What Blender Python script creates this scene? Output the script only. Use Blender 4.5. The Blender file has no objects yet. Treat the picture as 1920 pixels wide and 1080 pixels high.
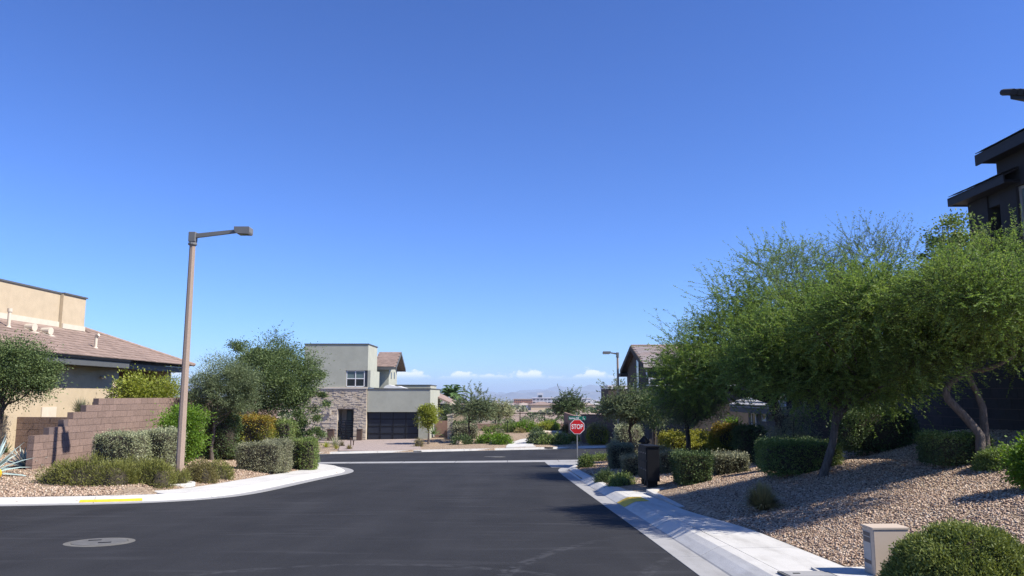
import bpy, math, random
import numpy as np
from mathutils import Vector, Matrix

# ------------------------------------------------------------------ camera, sky, sun, exposure
SC = bpy.context.scene
COL = SC.collection
F = 1442.0
PITCH = math.radians(7.9)
EYE = 1.6
cam_d = bpy.data.cameras.new('camera')
cam_d.lens = 36 * F / 1920
cam_d.sensor_width = 36
cam_d.clip_start = 0.1
cam_d.clip_end = 60000
cam = bpy.data.objects.new('camera', cam_d)
COL.objects.link(cam)
cam.location = (0, 0, EYE)
cam.rotation_euler = (math.radians(90) + PITCH, 0, 0)
SC.camera = cam

SUN_EL = math.radians(45)
SUN_AZ = math.radians(109)          # clockwise from +Y (straight ahead): from the right, a little behind
sun_dir = Vector((math.sin(SUN_AZ) * math.cos(SUN_EL), math.cos(SUN_AZ) * math.cos(SUN_EL), math.sin(SUN_EL)))
sun_d = bpy.data.lights.new('sun', 'SUN')
sun_d.energy = 5.0
sun_d.angle = math.radians(0.5)
sun_d.color = (1.0, 0.955, 0.89)
sun = bpy.data.objects.new('sun', sun_d)
COL.objects.link(sun)
sun.rotation_euler = sun_dir.to_track_quat('Z', 'Y').to_euler()
sun.location = (20, -10, 40)

W = bpy.data.worlds.new('World')
SC.world = W
W.use_nodes = True
SKY_STRENGTH = 0.083
def build_world():
    nt = W.node_tree
    nt.nodes.clear()
    N, L = nt.nodes.new, nt.links.new
    out = N('ShaderNodeOutputWorld')
    bg = N('ShaderNodeBackground')
    bg.inputs['Strength'].default_value = SKY_STRENGTH
    sky = N('ShaderNodeTexSky')
    sky.sky_type = 'NISHITA'
    sky.sun_disc = False
    sky.sun_elevation = SUN_EL
    sky.sun_rotation = SUN_AZ
    sky.altitude = 900
    sky.air_density = 1.0
    sky.dust_density = 0.3
    sky.ozone_density = 3.0
    hsv = N('ShaderNodeHueSaturation')
    hsv.inputs['Hue'].default_value = 0.5
    hsv.inputs['Saturation'].default_value = 1.0
    hsv.inputs['Value'].default_value = 0.80
    tint = N('ShaderNodeMix'); tint.data_type = 'RGBA'; tint.blend_type = 'MULTIPLY'; tint.inputs[0].default_value = 1
    L(sky.outputs[0], tint.inputs[6]); tint.inputs[7].default_value = (0.70, 0.94, 1.44, 1)      # clear dry-desert blue
    gm = N('ShaderNodeGamma'); gm.inputs['Gamma'].default_value = 1.15
    L(tint.outputs[2], gm.inputs[0]); L(gm.outputs[0], hsv.inputs['Color'])
    # a belt of small cumulus all the way round, just above the horizon
    tc = N('ShaderNodeTexCoord')
    sep = N('ShaderNodeSeparateXYZ')
    L(tc.outputs['Generated'], sep.inputs[0])
    def math_(op, a, b=None, c=None):
        m = N('ShaderNodeMath'); m.operation = op
        for i, v in enumerate((a, b, c)):
            if v is None: continue
            if isinstance(v, (int, float)): m.inputs[i].default_value = v
            else: L(v, m.inputs[i])
        return m.outputs[0]
    az = math_('ARCTAN2', sep.outputs['X'], sep.outputs['Y'])
    el = sep.outputs['Z']
    def cloud(freq_az, freq_el, seed, lo, hi, base, top, detail):
        cmb = N('ShaderNodeCombineXYZ')
        L(math_('MULTIPLY', az, freq_az), cmb.inputs[0])
        L(math_('MULTIPLY', el, freq_el), cmb.inputs[1])
        cmb.inputs[2].default_value = seed
        nz = N('ShaderNodeTexNoise'); nz.noise_dimensions = '3D'
        nz.inputs['Scale'].default_value = 1.0
        nz.inputs['Detail'].default_value = detail
        nz.inputs['Roughness'].default_value = 0.55
        L(cmb.outputs[0], nz.inputs['Vector'])
        # height profile: flat base, ragged top
        up = N('ShaderNodeMapRange'); up.interpolation_type = 'SMOOTHSTEP'
        L(el, up.inputs['Value'])
        up.inputs['From Min'].default_value = base
        up.inputs['From Max'].default_value = base + 0.009
        dn = N('ShaderNodeMapRange')
        L(el, dn.inputs['Value'])
        dn.inputs['From Min'].default_value = base + 0.004
        dn.inputs['From Max'].default_value = top
        dn.inputs['To Min'].default_value = 0.0
        dn.inputs['To Max'].default_value = 0.30
        v = math_('SUBTRACT', nz.outputs['Fac'], dn.outputs[0])
        mr = N('ShaderNodeMapRange'); mr.interpolation_type = 'SMOOTHSTEP'
        L(v, mr.inputs['Value'])
        mr.inputs['From Min'].default_value = lo
        mr.inputs['From Max'].default_value = hi
        return math_('MULTIPLY', math_('MULTIPLY', mr.outputs[0], up.outputs[0]), math_('LESS_THAN', el, top))
    c1 = cloud(34, 60, 3.7, 0.425, 0.52, 0.0185, 0.044, 7)
    c2 = cloud(13, 190, 9.1, 0.40, 0.66, 0.010, 0.034, 3)
    c2s = math_('MULTIPLY', c2, 0.35)
    c1s = math_('MULTIPLY', c1, 0.95)
    mx = N('ShaderNodeMix'); mx.data_type = 'RGBA'
    L(c2s, mx.inputs[0])
    L(hsv.outputs[0], mx.inputs[6])
    mx.inputs[7].default_value = (5.2, 6.0, 7.0, 1)
    mx2 = N('ShaderNodeMix'); mx2.data_type = 'RGBA'
    L(c1s, mx2.inputs[0])
    L(mx.outputs[2], mx2.inputs[6])
    mx2.inputs[7].default_value = (10.5, 10.8, 11.2, 1)
    L(mx2.outputs[2], bg.inputs['Color'])
    L(bg.outputs[0], out.inputs['Surface'])
build_world()
SC.view_settings.view_transform = 'Standard'
SC.view_settings.look = 'None'
SC.view_settings.gamma = 1
SC.view_settings.exposure = 0.62
SC.view_settings.use_curve_mapping = False
SC.render.engine = 'CYCLES'
SC.cycles.max_bounces = 6
SC.cycles.diffuse_bounces = 1
SC.cycles.transparent_max_bounces = 8
SC.cycles.use_denoising = True
SC.cycles.denoising_prefilter = 'NONE'
SC.cycles.denoising_input_passes = 'RGB_ALBEDO_NORMAL'
SC.cycles.use_adaptive_sampling = False
SC.cycles.volume_bounces = 0

# ------------------------------------------------------------------ helpers: picture to place
CP, SP = math.cos(PITCH), math.sin(PITCH)
def ray(px, py):
    u, v = (px - 960) / F, (540 - py) / F
    dx, dy, dz = u, CP - v * SP, SP + v * CP
    return dx / dy, dz / dy                       # x and z gained for each metre of depth
def at(px, py, d):
    rx, rz = ray(px, py)
    return Vector((rx * d, d, EYE + rz * d))
def sstep(a, b, t):
    t = np.clip((t - a) / (b - a), 0, 1)
    return t * t * (3 - 2 * t)
def road_z(x, y):
    x = np.asarray(x, float); y = np.asarray(y, float)
    yy = np.clip(y, -40, 57)
    return -0.047 * yy + sstep(38, 56, yy) * (0.32 + 0.0187 * np.clip(x, -30, 30))

LEFT_EDGE = [(-70, 10.5), (-30, 14.6), (-11.5, 17.2), (-9.4, 17.65), (-8.5, 18.0), (-7.75, 18.5), (-7.2, 19.2), (-6.8, 20.3), (-6.65, 22), (-6.6, 25),
             (-6.5, 28), (-6.35, 30.6), (-6.45, 32.2), (-6.9, 34), (-7.6, 35.8), (-8.7, 37.5), (-10.2, 38.6), (-12.5, 39.3), (-70, 41)]
RIGHT_EDGE = [(2.14, -14), (2.13, 5), (2.1, 12), (2.0, 20), (1.9, 28), (1.9, 32.5), (2.05, 34.5), (2.45, 36.8), (3.2, 39.2), (4.4, 41.2), (6.2, 42.6), (9, 43.6), (70, 49)]
FAR_EDGE = [(-70, 47.6), (70, 64.4)]
def poly_sd(x, y, line, close):
    """Distance to the edge line, positive on the planted side."""
    x = np.asarray(x, float); y = np.asarray(y, float)
    dist = np.full(np.broadcast(x, y).shape, 1e9)
    for (ax, ay), (bx, by) in zip(line[:-1], line[1:]):
        ux, uy = bx - ax, by - ay
        t = np.clip(((x - ax) * ux + (y - ay) * uy) / (ux * ux + uy * uy), 0, 1)
        dist = np.minimum(dist, np.hypot(x - ax - t * ux, y - ay - t * uy))
    pts = line + close
    inside = np.zeros(dist.shape, bool)
    for (ax, ay), (bx, by) in zip(pts, pts[1:] + pts[:1]):
        c = ((ay > y) != (by > y))
        if by != ay:
            inside ^= c & (x < (bx - ax) * (y - ay) / (by - ay) + ax)
    return np.where(inside, dist, -dist)
TY = [0, 84, 100, 140, 200, 300, 600, 1000, 1800, 3000, 8000, 16000, 40000]
TZ = [-1.95, -1.95, -3.3, -3.6, -3.9, -4.9, -8.6, -12.6, -19, -29, -66, -110, -110]
def ground_z(x, y):
    x = np.asarray(x, float); y = np.asarray(y, float)
    rz = road_z(x, y)
    z = rz - 0.30
    sl = poly_sd(x, y, LEFT_EDGE, [(-70, 30)])
    m = sl > 0.42
    wk = sstep(-.25, .05, (x + 7.75) * .735 + (y - 18.5) * .68) * (1 - sstep(37.2, 37.8, y))      # where the left footway runs
    sb = 0.7 + 1.03 * wk
    z = np.where(m, rz + np.where(sl < sb, 0.06, np.clip(0.125 + 0.105 * (sl - sb) + .06 * wk * np.clip(sl - sb, 0, 1), -.3, 0.95)) + 0.035 * np.sin(x * 1.3) * np.cos(y * .9) * np.clip(sl - 1.5, 0, 1), z)
    sr = poly_sd(x, y, RIGHT_EDGE, [(70, -14)])
    m = sr > 0.42
    k = 0.235 - 0.155 * sstep(16, 25, y)
    s0 = 1.56 - .34 * sstep(11.5, 15.5, y) - .42 * sstep(19.0, 20.0, y)
    up = np.clip((sr - s0) * k, 0, 2.0 - 1.1 * sstep(16, 27, y))
    z = np.where(m, rz + np.where(sr < s0, 0.06, 0.125 + up + 0.03 * np.sin(x * 1.7 + y) * np.clip(sr - 2.4, 0, 1)), z)
    sf = poly_sd(x, y, FAR_EDGE, [(70, 30000), (-70, 30000)])
    far = rz + 0.14 + 0.012 * np.clip(sf, 0, 13) + 0.10 * np.sin(x * .45 + 1) * np.clip((sf - 3) / 6, 0, 1) * (x > -6)
    T = np.interp(y, TY, TZ)
    b = sstep(78, 100, y)
    far = far * (1 - b) + T * b
    z = np.where((sf > 0.42) , far, z)
    out = (y > 70) & (np.abs(x) > 60)
    z = np.where(out, np.interp(y, TY, TZ) , z)
    return z
def gz(x, y):
    return float(ground_z(np.array([x]), np.array([y]))[0])
def gp(px, py, d0=4.0, d1=130.0):
    """The point of the ground that this pixel of the photograph shows."""
    rx, rz = ray(px, py)
    d = np.arange(d0, d1, 0.03)
    h = EYE + rz * d - ground_z(rx * d, d)
    i = int(np.argmax(h <= 0)) if (h <= 0).any() else len(d) - 1
    return Vector((rx * d[i], d[i], float(ground_z(rx * d[i:i+1], d[i:i+1])[0])))

# ------------------------------------------------------------------ helpers: objects
def tag(o, label=None, cat=None, group=None, kind=None):
    if label: o['label'] = label
    if cat: o['category'] = cat
    if group: o['group'] = group
    if kind: o['kind'] = kind
    return o
def thing(name, label, cat, loc=(0, 0, 0), rz=0.0, group=None):
    o = bpy.data.objects.new(name, None)
    COL.objects.link(o)
    o.empty_display_size = 0.2
    o.location = loc
    o.rotation_euler = (0, 0, rz)
    return tag(o, label, cat, group)
def link(name, me, parent=None, loc=None, rz=None):
    o = bpy.data.objects.new(name, me)
    COL.objects.link(o)
    if parent is not None: o.parent = parent
    if loc is not None: o.location = loc
    if rz is not None: o.rotation_euler = (0, 0, rz)
    return o
class MB:
    """Collects shapes; build() links them as one mesh object."""
    def __init__(self):
        self.v, self.f, self.m, self.sm = [], [], [], []
    def add(self, v, f, mi=0, smooth=False):
        b = len(self.v)
        self.v += [tuple(p) for p in v]
        for q in f:
            self.f.append(tuple(i + b for i in q)); self.m.append(mi); self.sm.append(smooth)
    def box(self, c, s, rz=0.0, mi=0, rx=0.0, ry=0.0):
        hx, hy, hz = s[0] / 2, s[1] / 2, s[2] / 2
        P = [Vector((a * hx, b * hy, g * hz)) for a in (-1, 1) for b in (-1, 1) for g in (-1, 1)]
        if rz or rx or ry:
            R = Matrix.Rotation(rz, 3, 'Z') @ Matrix.Rotation(ry, 3, 'Y') @ Matrix.Rotation(rx, 3, 'X')
            P = [R @ p for p in P]
        c = Vector(c)
        self.add([p + c for p in P], [(0, 1, 3, 2), (4, 6, 7, 5), (0, 4, 5, 1), (2, 3, 7, 6), (0, 2, 6, 4), (1, 5, 7, 3)], mi)
        return self
    def span(self, a, b, mi=0):
        lo = [min(a[i], b[i]) for i in range(3)]; hi = [max(a[i], b[i]) for i in range(3)]
        return self.box([(lo[i] + hi[i]) / 2 for i in range(3)], [hi[i] - lo[i] for i in range(3)], mi=mi)
    def prism(self, pts, z0, z1, mi=0):
        n = len(pts)
        v = [(p[0], p[1], z0) for p in pts] + [(p[0], p[1], z1) for p in pts]
        f = [tuple(range(n - 1, -1, -1)), tuple(range(n, 2 * n))] + [(i, (i + 1) % n, n + (i + 1) % n, n + i) for i in range(n)]
        self.add(v, f, mi)
        return self
    def hull_pts(self, a, b, mi=0):
        """Solid between two equal outlines a and b (lists of 3D points)."""
        n = len(a)
        f = [tuple(range(n - 1, -1, -1)), tuple(range(n, 2 * n))] + [(i, (i + 1) % n, n + (i + 1) % n, n + i) for i in range(n)]
        self.add(list(a) + list(b), f, mi)
        return self
    def tube(self, path, rad, n=7, mi=0, smooth=True, caps=True, phase=0.0):
        path = [Vector(p) for p in path]
        rings = []
        for i, p in enumerate(path):
            t = (path[min(i + 1, len(path) - 1)] - path[max(i - 1, 0)])
            t = t.normalized() if t.length > 1e-9 else Vector((0, 0, 1))
            a = Vector((1, 0, 0)) if abs(t.x) < 0.8 else Vector((0, 1, 0))
            s = (a - t * a.dot(t)).normalized(); u = t.cross(s)
            r = rad[i] if isinstance(rad, (list, tuple)) else rad
            rings.append([p + (s * math.cos(phase + 2 * math.pi * k / n) + u * math.sin(phase + 2 * math.pi * k / n)) * r for k in range(n)])
        v = [p for r in rings for p in r]
        f = []
        for i in range(len(path) - 1):
            for k in range(n):
                a, b = i * n + k, i * n + (k + 1) % n
                f.append((a, b, b + n, a + n))
        self.add(v, f, mi, smooth)
        if caps:
            self.add(rings[0], [tuple(range(n - 1, -1, -1))], mi); self.add(rings[-1], [tuple(range(n))], mi)
        return self
    def lathe(self, c, prof, n=16, mi=0, smooth=True):
        v, f = [], []
        for r, z in prof:
            v += [(c[0] + r * math.cos(2 * math.pi * k / n), c[1] + r * math.sin(2 * math.pi * k / n), c[2] + z) for k in range(n)]
        for i in range(len(prof) - 1):
            for k in range(n):
                a, b = i * n + k, i * n + (k + 1) % n
                f.append((a, b, b + n, a + n))
        f.append(tuple(range(n - 1, -1, -1))); f.append(tuple(range((len(prof) - 1) * n, len(prof) * n)))
        self.add(v, f, mi, smooth)
        return self
    def mesh(self, name, mats):
        me = bpy.data.meshes.new(name)
        me.from_pydata(self.v, [], self.f)
        for m in (mats if isinstance(mats, (list, tuple)) else [mats]): me.materials.append(m)
        me.polygons.foreach_set('material_index', self.m)
        me.polygons.foreach_set('use_smooth', self.sm)
        me.update()
        return me
    def build(self, name, mats, parent=None, loc=None, rz=None, bevel=0.0):
        o = link(name, self.mesh(name, mats), parent, loc, rz)
        if bevel:
            b = o.modifiers.new('bevel', 'BEVEL'); b.width = bevel; b.segments = 2; b.limit_method = 'ANGLE'
        return o
def np_mesh(name, chunks, mats):
    """chunks: list of (V n*3, F m*k, material index); one mesh."""
    V, loops, starts, totals, mi = [], [], [], [], []
    off = ls = 0
    for v, f, m in chunks:
        if len(f) == 0: continue
        V.append(v); k = f.shape[1]
        loops.append((f + off).ravel()); starts.append(ls + np.arange(len(f)) * k); totals.append(np.full(len(f), k)); mi.append(np.full(len(f), m))
        off += len(v); ls += f.size
    V = np.concatenate(V); loops = np.concatenate(loops).astype(np.int32)
    starts = np.concatenate(starts).astype(np.int32); totals = np.concatenate(totals).astype(np.int32)
    me = bpy.data.meshes.new(name)
    me.vertices.add(len(V)); me.vertices.foreach_set('co', V.astype(np.float32).ravel())
    me.loops.add(len(loops)); me.loops.foreach_set('vertex_index', loops)
    me.polygons.add(len(starts)); me.polygons.foreach_set('loop_start', starts)
    me.polygons.foreach_set('material_index', np.concatenate(mi).astype(np.int32))
    for m in mats: me.materials.append(m)
    me.update(calc_edges=True)
    me.validate()
    return me
def mb_chunks(mb):
    out = []
    for k in (3, 4):
        for m in sorted(set(mb.m)):
            f = [q for q, mm in zip(mb.f, mb.m) if len(q) == k and mm == m]
            if f: out.append((np.array(mb.v, float), np.array(f), m))
    return out

# ------------------------------------------------------------------ materials
def mat(name, col, rough=0.8, var=0.12, scale=6.0, bump=0.0, bscale=60.0, metal=0.0, spec=0.3, obj_var=0.0, stretch=None, detail=4, col2=None):
    m = bpy.data.materials.new(name)
    m.use_nodes = True
    nt = m.node_tree
    N, L = nt.nodes.new, nt.links.new
    b = nt.nodes['Principled BSDF']
    b.inputs['Roughness'].default_value = rough
    b.inputs['Metallic'].default_value = metal
    b.inputs['Specular IOR Level'].default_value = spec
    geo = N('ShaderNodeNewGeometry')
    vec = geo.outputs['Position']
    if stretch:
        vm = N('ShaderNodeVectorMath'); vm.operation = 'MULTIPLY'
        L(vec, vm.inputs[0]); vm.inputs[1].default_value = stretch
        vec = vm.outputs[0]
    nz = N('ShaderNodeTexNoise')
    nz.inputs['Scale'].default_value = scale
    nz.inputs['Detail'].default_value = detail
    nz.inputs['Roughness'].default_value = 0.6
    L(vec, nz.inputs['Vector'])
    rp = N('ShaderNodeValToRGB')
    e = rp.color_ramp.elements
    c2 = col2 or [c * (1 + var) for c in col]
    c1 = [c * (1 - var) for c in col] if not col2 else col
    e[0].position, e[1].position = 0.3, 0.7
    e[0].color, e[1].color = (*c1, 1), (*c2, 1)
    L(nz.outputs['Fac'], rp.inputs['Fac'])
    colour = rp.outputs['Color']
    if obj_var:
        oi = N('ShaderNodeObjectInfo')
        mr = N('ShaderNodeMapRange')
        L(oi.outputs['Random'], mr.inputs['Value'])
        mr.inputs['To Min'].default_value = 1 - obj_var; mr.inputs['To Max'].default_value = 1 + obj_var
        mm = N('ShaderNodeVectorMath'); mm.operation = 'SCALE'
        L(colour, mm.inputs[0]); L(mr.outputs[0], mm.inputs['Scale'])
        colour = mm.outputs[0]
    L(colour, b.inputs['Base Color'])
    if bump:
        n2 = N('ShaderNodeTexNoise'); n2.inputs['Scale'].default_value = bscale; n2.inputs['Detail'].default_value = 3
        L(geo.outputs['Position'], n2.inputs['Vector'])
        bp = N('ShaderNodeBump'); bp.inputs['Strength'].default_value = bump; bp.inputs['Distance'].default_value = 0.02
        L(n2.outputs['Fac'], bp.inputs['Height']); L(bp.outputs[0], b.inputs['Normal'])
    return m
def leaf_mat(name, cols, trans=0.28, rough=0.55, spec=0.25, boost=2.0):
    m = bpy.data.materials.new(name)
    m.use_nodes = True
    nt = m.node_tree
    N, L = nt.nodes.new, nt.links.new
    b = nt.nodes['Principled BSDF']
    out = nt.nodes['Material Output']
    geo = N('ShaderNodeNewGeometry')
    rp = N('ShaderNodeValToRGB')
    e = rp.color_ramp.elements
    while len(e) < len(cols): e.new(0.5)
    for i, c in enumerate(cols):
        e[i].position = i / (len(cols) - 1); e[i].color = (c[0] * boost, c[1] * boost, c[2] * boost, 1)
    nz = N('ShaderNodeTexNoise'); nz.inputs['Scale'].default_value = 2.2; nz.inputs['Detail'].default_value = 2
    L(geo.outputs['Position'], nz.inputs['Vector'])
    ma = N('ShaderNodeMath'); ma.operation = 'MULTIPLY_ADD'
    L(nz.outputs['Fac'], ma.inputs[0]); ma.inputs[1].default_value = 1.1
    ms = N('ShaderNodeMath'); ms.operation = 'MULTIPLY_ADD'
    L(geo.outputs['Random Per Island'], ms.inputs[0]); ms.inputs[1].default_value = 0.7; ms.inputs[2].default_value = -0.4
    L(ms.outputs[0], ma.inputs[2])
    L(ma.outputs[0], rp.inputs['Fac'])
    L(rp.outputs[0], b.inputs['Base Color'])
    b.inputs['Roughness'].default_value = rough
    b.inputs['Specular IOR Level'].default_value = spec
    tr = N('ShaderNodeBsdfTranslucent')
    hs = N('ShaderNodeHueSaturation'); hs.inputs['Saturation'].default_value = 1.15; hs.inputs['Value'].default_value = 1.2
    hs.inputs['Hue'].default_value = 0.49
    L(rp.outputs[0], hs.inputs['Color']); L(hs.outputs[0], tr.inputs['Color'])
    mx = N('ShaderNodeMixShader'); mx.inputs[0].default_value = trans
    L(b.outputs[0], mx.inputs[1]); L(tr.outputs[0], mx.inputs[2]); L(mx.outputs[0], out.inputs['Surface'])
    return m
def asphalt_mat():
    m = mat('asphalt', (0.0225, 0.0220, 0.0222), 0.88, 0.22, 0.6, 0.35, 180, spec=0.22)
    nt = m.node_tree; N, L = nt.nodes.new, nt.links.new
    b = nt.nodes['Principled BSDF']
    geo = N('ShaderNodeNewGeometry')
    src = b.inputs['Base Color'].links[0].from_socket
    def fac(scale, stretch, lo, hi, detail=3):
        vm = N('ShaderNodeVectorMath'); vm.operation = 'MULTIPLY'
        L(geo.outputs['Position'], vm.inputs[0]); vm.inputs[1].default_value = stretch
        nz = N('ShaderNodeTexNoise'); nz.inputs['Scale'].default_value = scale; nz.inputs['Detail'].default_value = detail
        L(vm.outputs[0], nz.inputs['Vector'])
        mr = N('ShaderNodeMapRange'); L(nz.outputs['Fac'], mr.inputs['Value'])
        mr.inputs['From Min'].default_value = lo; mr.inputs['From Max'].default_value = hi
        return mr.outputs[0]
    a1 = fac(1.0, (0.5, 3.5, 1), 0.55, 0.78, 5)         # squeegee streaks across the lane
    a2 = fac(400, (1, 1, 1), 0.66, 0.78, 1)             # pale grit
    add = N('ShaderNodeMath'); add.operation = 'MULTIPLY_ADD'
    L(a1, add.inputs[0]); add.inputs[1].default_value = 0.35
    a3 = fac(1.0, (1.1, .09, 1), 0.45, 0.75, 4)        # wheel paths down the street
    a4 = fac(55, (1, 1, 1), 0.35, 0.75, 4)
    mz = N('ShaderNodeMath'); mz.operation = 'MULTIPLY_ADD'; L(a3, mz.inputs[0]); mz.inputs[1].default_value = 0.16
    my = N('ShaderNodeMath'); my.operation = 'MULTIPLY'; L(a4, my.inputs[0]); my.inputs[1].default_value = 0.16; L(my.outputs[0], mz.inputs[2])
    m2 = N('ShaderNodeMath'); m2.operation = 'MULTIPLY_ADD'; L(a2, m2.inputs[0]); m2.inputs[1].default_value = 0.35; L(mz.outputs[0], m2.inputs[2])
    L(m2.outputs[0], add.inputs[2])
    # two faint turning tyre tracks: rings about centres off the right kerb
    def ring(cx, cy, r, w, y0, y1):
        s = N('ShaderNodeVectorMath'); s.operation = 'SUBTRACT'
        fl = N('ShaderNodeVectorMath'); fl.operation = 'MULTIPLY'; L(geo.outputs['Position'], fl.inputs[0]); fl.inputs[1].default_value = (1, 1, 0)
        L(fl.outputs[0], s.inputs[0]); s.inputs[1].default_value = (cx, cy, 0)
        ln = N('ShaderNodeVectorMath'); ln.operation = 'LENGTH'; L(s.outputs[0], ln.inputs[0])
        d = N('ShaderNodeMath'); d.operation = 'SUBTRACT'; L(ln.outputs['Value'], d.inputs[0]); d.inputs[1].default_value = r
        ab = N('ShaderNodeMath'); ab.operation = 'ABSOLUTE'; L(d.outputs[0], ab.inputs[0])
        mr = N('ShaderNodeMapRange'); L(ab.outputs[0], mr.inputs['Value'])
        mr.inputs['From Min'].default_value = w; mr.inputs['From Max'].default_value = w * .5; 
        sx = N('ShaderNodeSeparateXYZ'); L(geo.outputs['Position'], sx.inputs[0])
        g = N('ShaderNodeMapRange'); L(sx.outputs['Y'], g.inputs['Value']); g.inputs['From Min'].default_value = y0; g.inputs['From Max'].default_value = y0 + 1
        g2 = N('ShaderNodeMapRange'); L(sx.outputs['Y'], g2.inputs['Value']); g2.inputs['From Min'].default_value = y1; g2.inputs['From Max'].default_value = y1 - 2
        p = N('ShaderNodeMath'); p.operation = 'MULTIPLY'; L(mr.outputs[0], p.inputs[0]); L(g.outputs[0], p.inputs[1])
        p2 = N('ShaderNodeMath'); p2.operation = 'MULTIPLY'; L(p.outputs[0], p2.inputs[0]); L(g2.outputs[0], p2.inputs[1])
        return p2.outputs[0]
    rings = [ring(6.5, 7.6, 6.75, .11, 6, 12.8), ring(6.5, 7.6, 5.2, .10, 7.2, 11.2), ring(-1.6, 6.5, 3.3, .10, 7.8, 11)]
    brk = fac(7, (1, 1, 1), 0.42, 0.6, 2)
    last = add.outputs[0]
    for r in rings:
        q = N('ShaderNodeMath'); q.operation = 'MULTIPLY'; L(r, q.inputs[0]); L(brk, q.inputs[1])
        w = N('ShaderNodeMath'); w.operation = 'MULTIPLY_ADD'; L(q.outputs[0], w.inputs[0]); w.inputs[1].default_value = 0.45; L(last, w.inputs[2])
        last = w.outputs[0]
    mx = N('ShaderNodeMix'); mx.data_type = 'RGBA'
    cl = N('ShaderNodeClamp'); L(last, cl.inputs[0])
    L(cl.outputs[0], mx.inputs[0]); L(src, mx.inputs[6]); mx.inputs[7].default_value = (0.075, 0.075, 0.077, 1)
    L(mx.outputs[2], b.inputs['Base Color'])
    return m
def concrete_mat(name, col, dirt=0.25):
    m = mat(name, col, 0.85, 0.07, 1.6, 0.2, 120, spec=0.25)
    nt = m.node_tree; N, L = nt.nodes.new, nt.links.new
    b = nt.nodes['Principled BSDF']
    src = b.inputs['Base Color'].links[0].from_socket
    geo = N('ShaderNodeNewGeometry')
    vm = N('ShaderNodeVectorMath'); vm.operation = 'MULTIPLY'; L(geo.outputs['Position'], vm.inputs[0]); vm.inputs[1].default_value = (2.2, 0.5, 1)
    nz = N('ShaderNodeTexNoise'); nz.inputs['Scale'].default_value = 1.1; nz.inputs['Detail'].default_value = 7; nz.inputs['Roughness'].default_value = .7
    L(vm.outputs[0], nz.inputs['Vector'])
    mr = N('ShaderNodeMapRange'); L(nz.outputs['Fac'], mr.inputs['Value']); mr.inputs['From Min'].default_value = .52; mr.inputs['From Max'].default_value = .78
    mr.inputs['To Max'].default_value = dirt
    mx = N('ShaderNodeMix'); mx.data_type = 'RGBA'
    L(mr.outputs[0], mx.inputs[0]); L(src, mx.inputs[6]); mx.inputs[7].default_value = (col[0] * .42, col[1] * .40, col[2] * .38, 1)
    L(mx.outputs[2], b.inputs['Base Color'])
    return m
def ground_mat():
    """Tan and pink decomposed gravel near; pale desert scrub colour far down the valley."""
    m = bpy.data.materials.new('desert_ground'); m.use_nodes = True
    nt = m.node_tree; N, L = nt.nodes.new, nt.links.new
    b = nt.nodes['Principled BSDF']; b.inputs['Roughness'].default_value = 0.95; b.inputs['Specular IOR Level'].default_value = 0.12
    geo = N('ShaderNodeNewGeometry')
    vo = N('ShaderNodeTexVoronoi'); vo.inputs['Scale'].default_value = 26; L(geo.outputs['Position'], vo.inputs['Vector'])
    rp = N('ShaderNodeValToRGB'); e = rp.color_ramp.elements
    cols = [(.10, .066, .045), (.27, .19, .125), (.38, .285, .19), (.43, .32, .215), (.52, .42, .30)]
    while len(e) < len(cols): e.new(.5)
    for i, c in enumerate(cols): e[i].position = i / 4; e[i].color = (*c, 1)
    sp = N('ShaderNodeSeparateColor'); L(vo.outputs['Color'], sp.inputs[0]); L(sp.outputs[0], rp.inputs['Fac'])
    nz = N('ShaderNodeTexNoise'); nz.inputs['Scale'].default_value = .02; nz.inputs['Detail'].default_value = 6; L(geo.outputs['Position'], nz.inputs['Vector'])
    r2 = N('ShaderNodeValToRGB'); e = r2.color_ramp.elements
    e[0].position = .38; e[0].color = (.30, .22, .165, 1); e[1].position = .62; e[1].color = (.44, .34, .26, 1)
    L(nz.outputs['Fac'], r2.inputs['Fac'])
    sx = N('ShaderNodeSeparateXYZ'); L(geo.outputs['Position'], sx.inputs[0])
    mr = N('ShaderNodeMapRange'); L(sx.outputs['Y'], mr.inputs['Value']); mr.inputs['From Min'].default_value = 80; mr.inputs['From Max'].default_value = 160
    mx = N('ShaderNodeMix'); mx.data_type = 'RGBA'
    L(mr.outputs[0], mx.inputs[0]); L(rp.outputs[0], mx.inputs[6]); L(r2.outputs[0], mx.inputs[7])
    L(mx.outputs[2], b.inputs['Base Color'])
    bp = N('ShaderNodeBump'); bp.inputs['Strength'].default_value = .9; bp.inputs['Distance'].default_value = .03; bp.invert = True
    L(vo.outputs['Distance'], bp.inputs['Height']); L(bp.outputs[0], b.inputs['Normal'])
    return m

M = {}
M['asphalt'] = asphalt_mat()
M['kerb'] = concrete_mat('kerb_concrete', (0.58, 0.555, 0.495), 0.6)
M['gutter'] = concrete_mat('gutter_concrete', (0.34, 0.33, 0.31), 0.5)
M['ground'] = ground_mat()
M['yellow'] = mat('yellow_paint', (0.72, 0.47, 0.035), 0.7, 0.14, 14)
M['iron'] = mat('cast_iron', (0.135, 0.13, 0.118), 0.75, 0.15, 9, 0.3, 90)
M['dark'] = mat('dark_metal', (0.008, 0.008, 0.009), 0.6, 0.1, 5, metal=0.0, spec=0.2)
M['bark'] = mat('bark', (0.07, 0.054, 0.042), 0.95, 0.45, 9, 0.8, 40, stretch=(3, 3, .7))
M['bark_grey'] = mat('grey_bark', (0.13, 0.105, 0.085), 0.95, 0.4, 9, 0.8, 40, stretch=(3, 3, .7))
M['twig'] = mat('twig', (0.055, 0.045, 0.03), 0.95, 0.3, 12)
M['twig_pale'] = mat('pale_twig', (0.26, 0.215, 0.165), 0.95, 0.3, 12)

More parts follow.
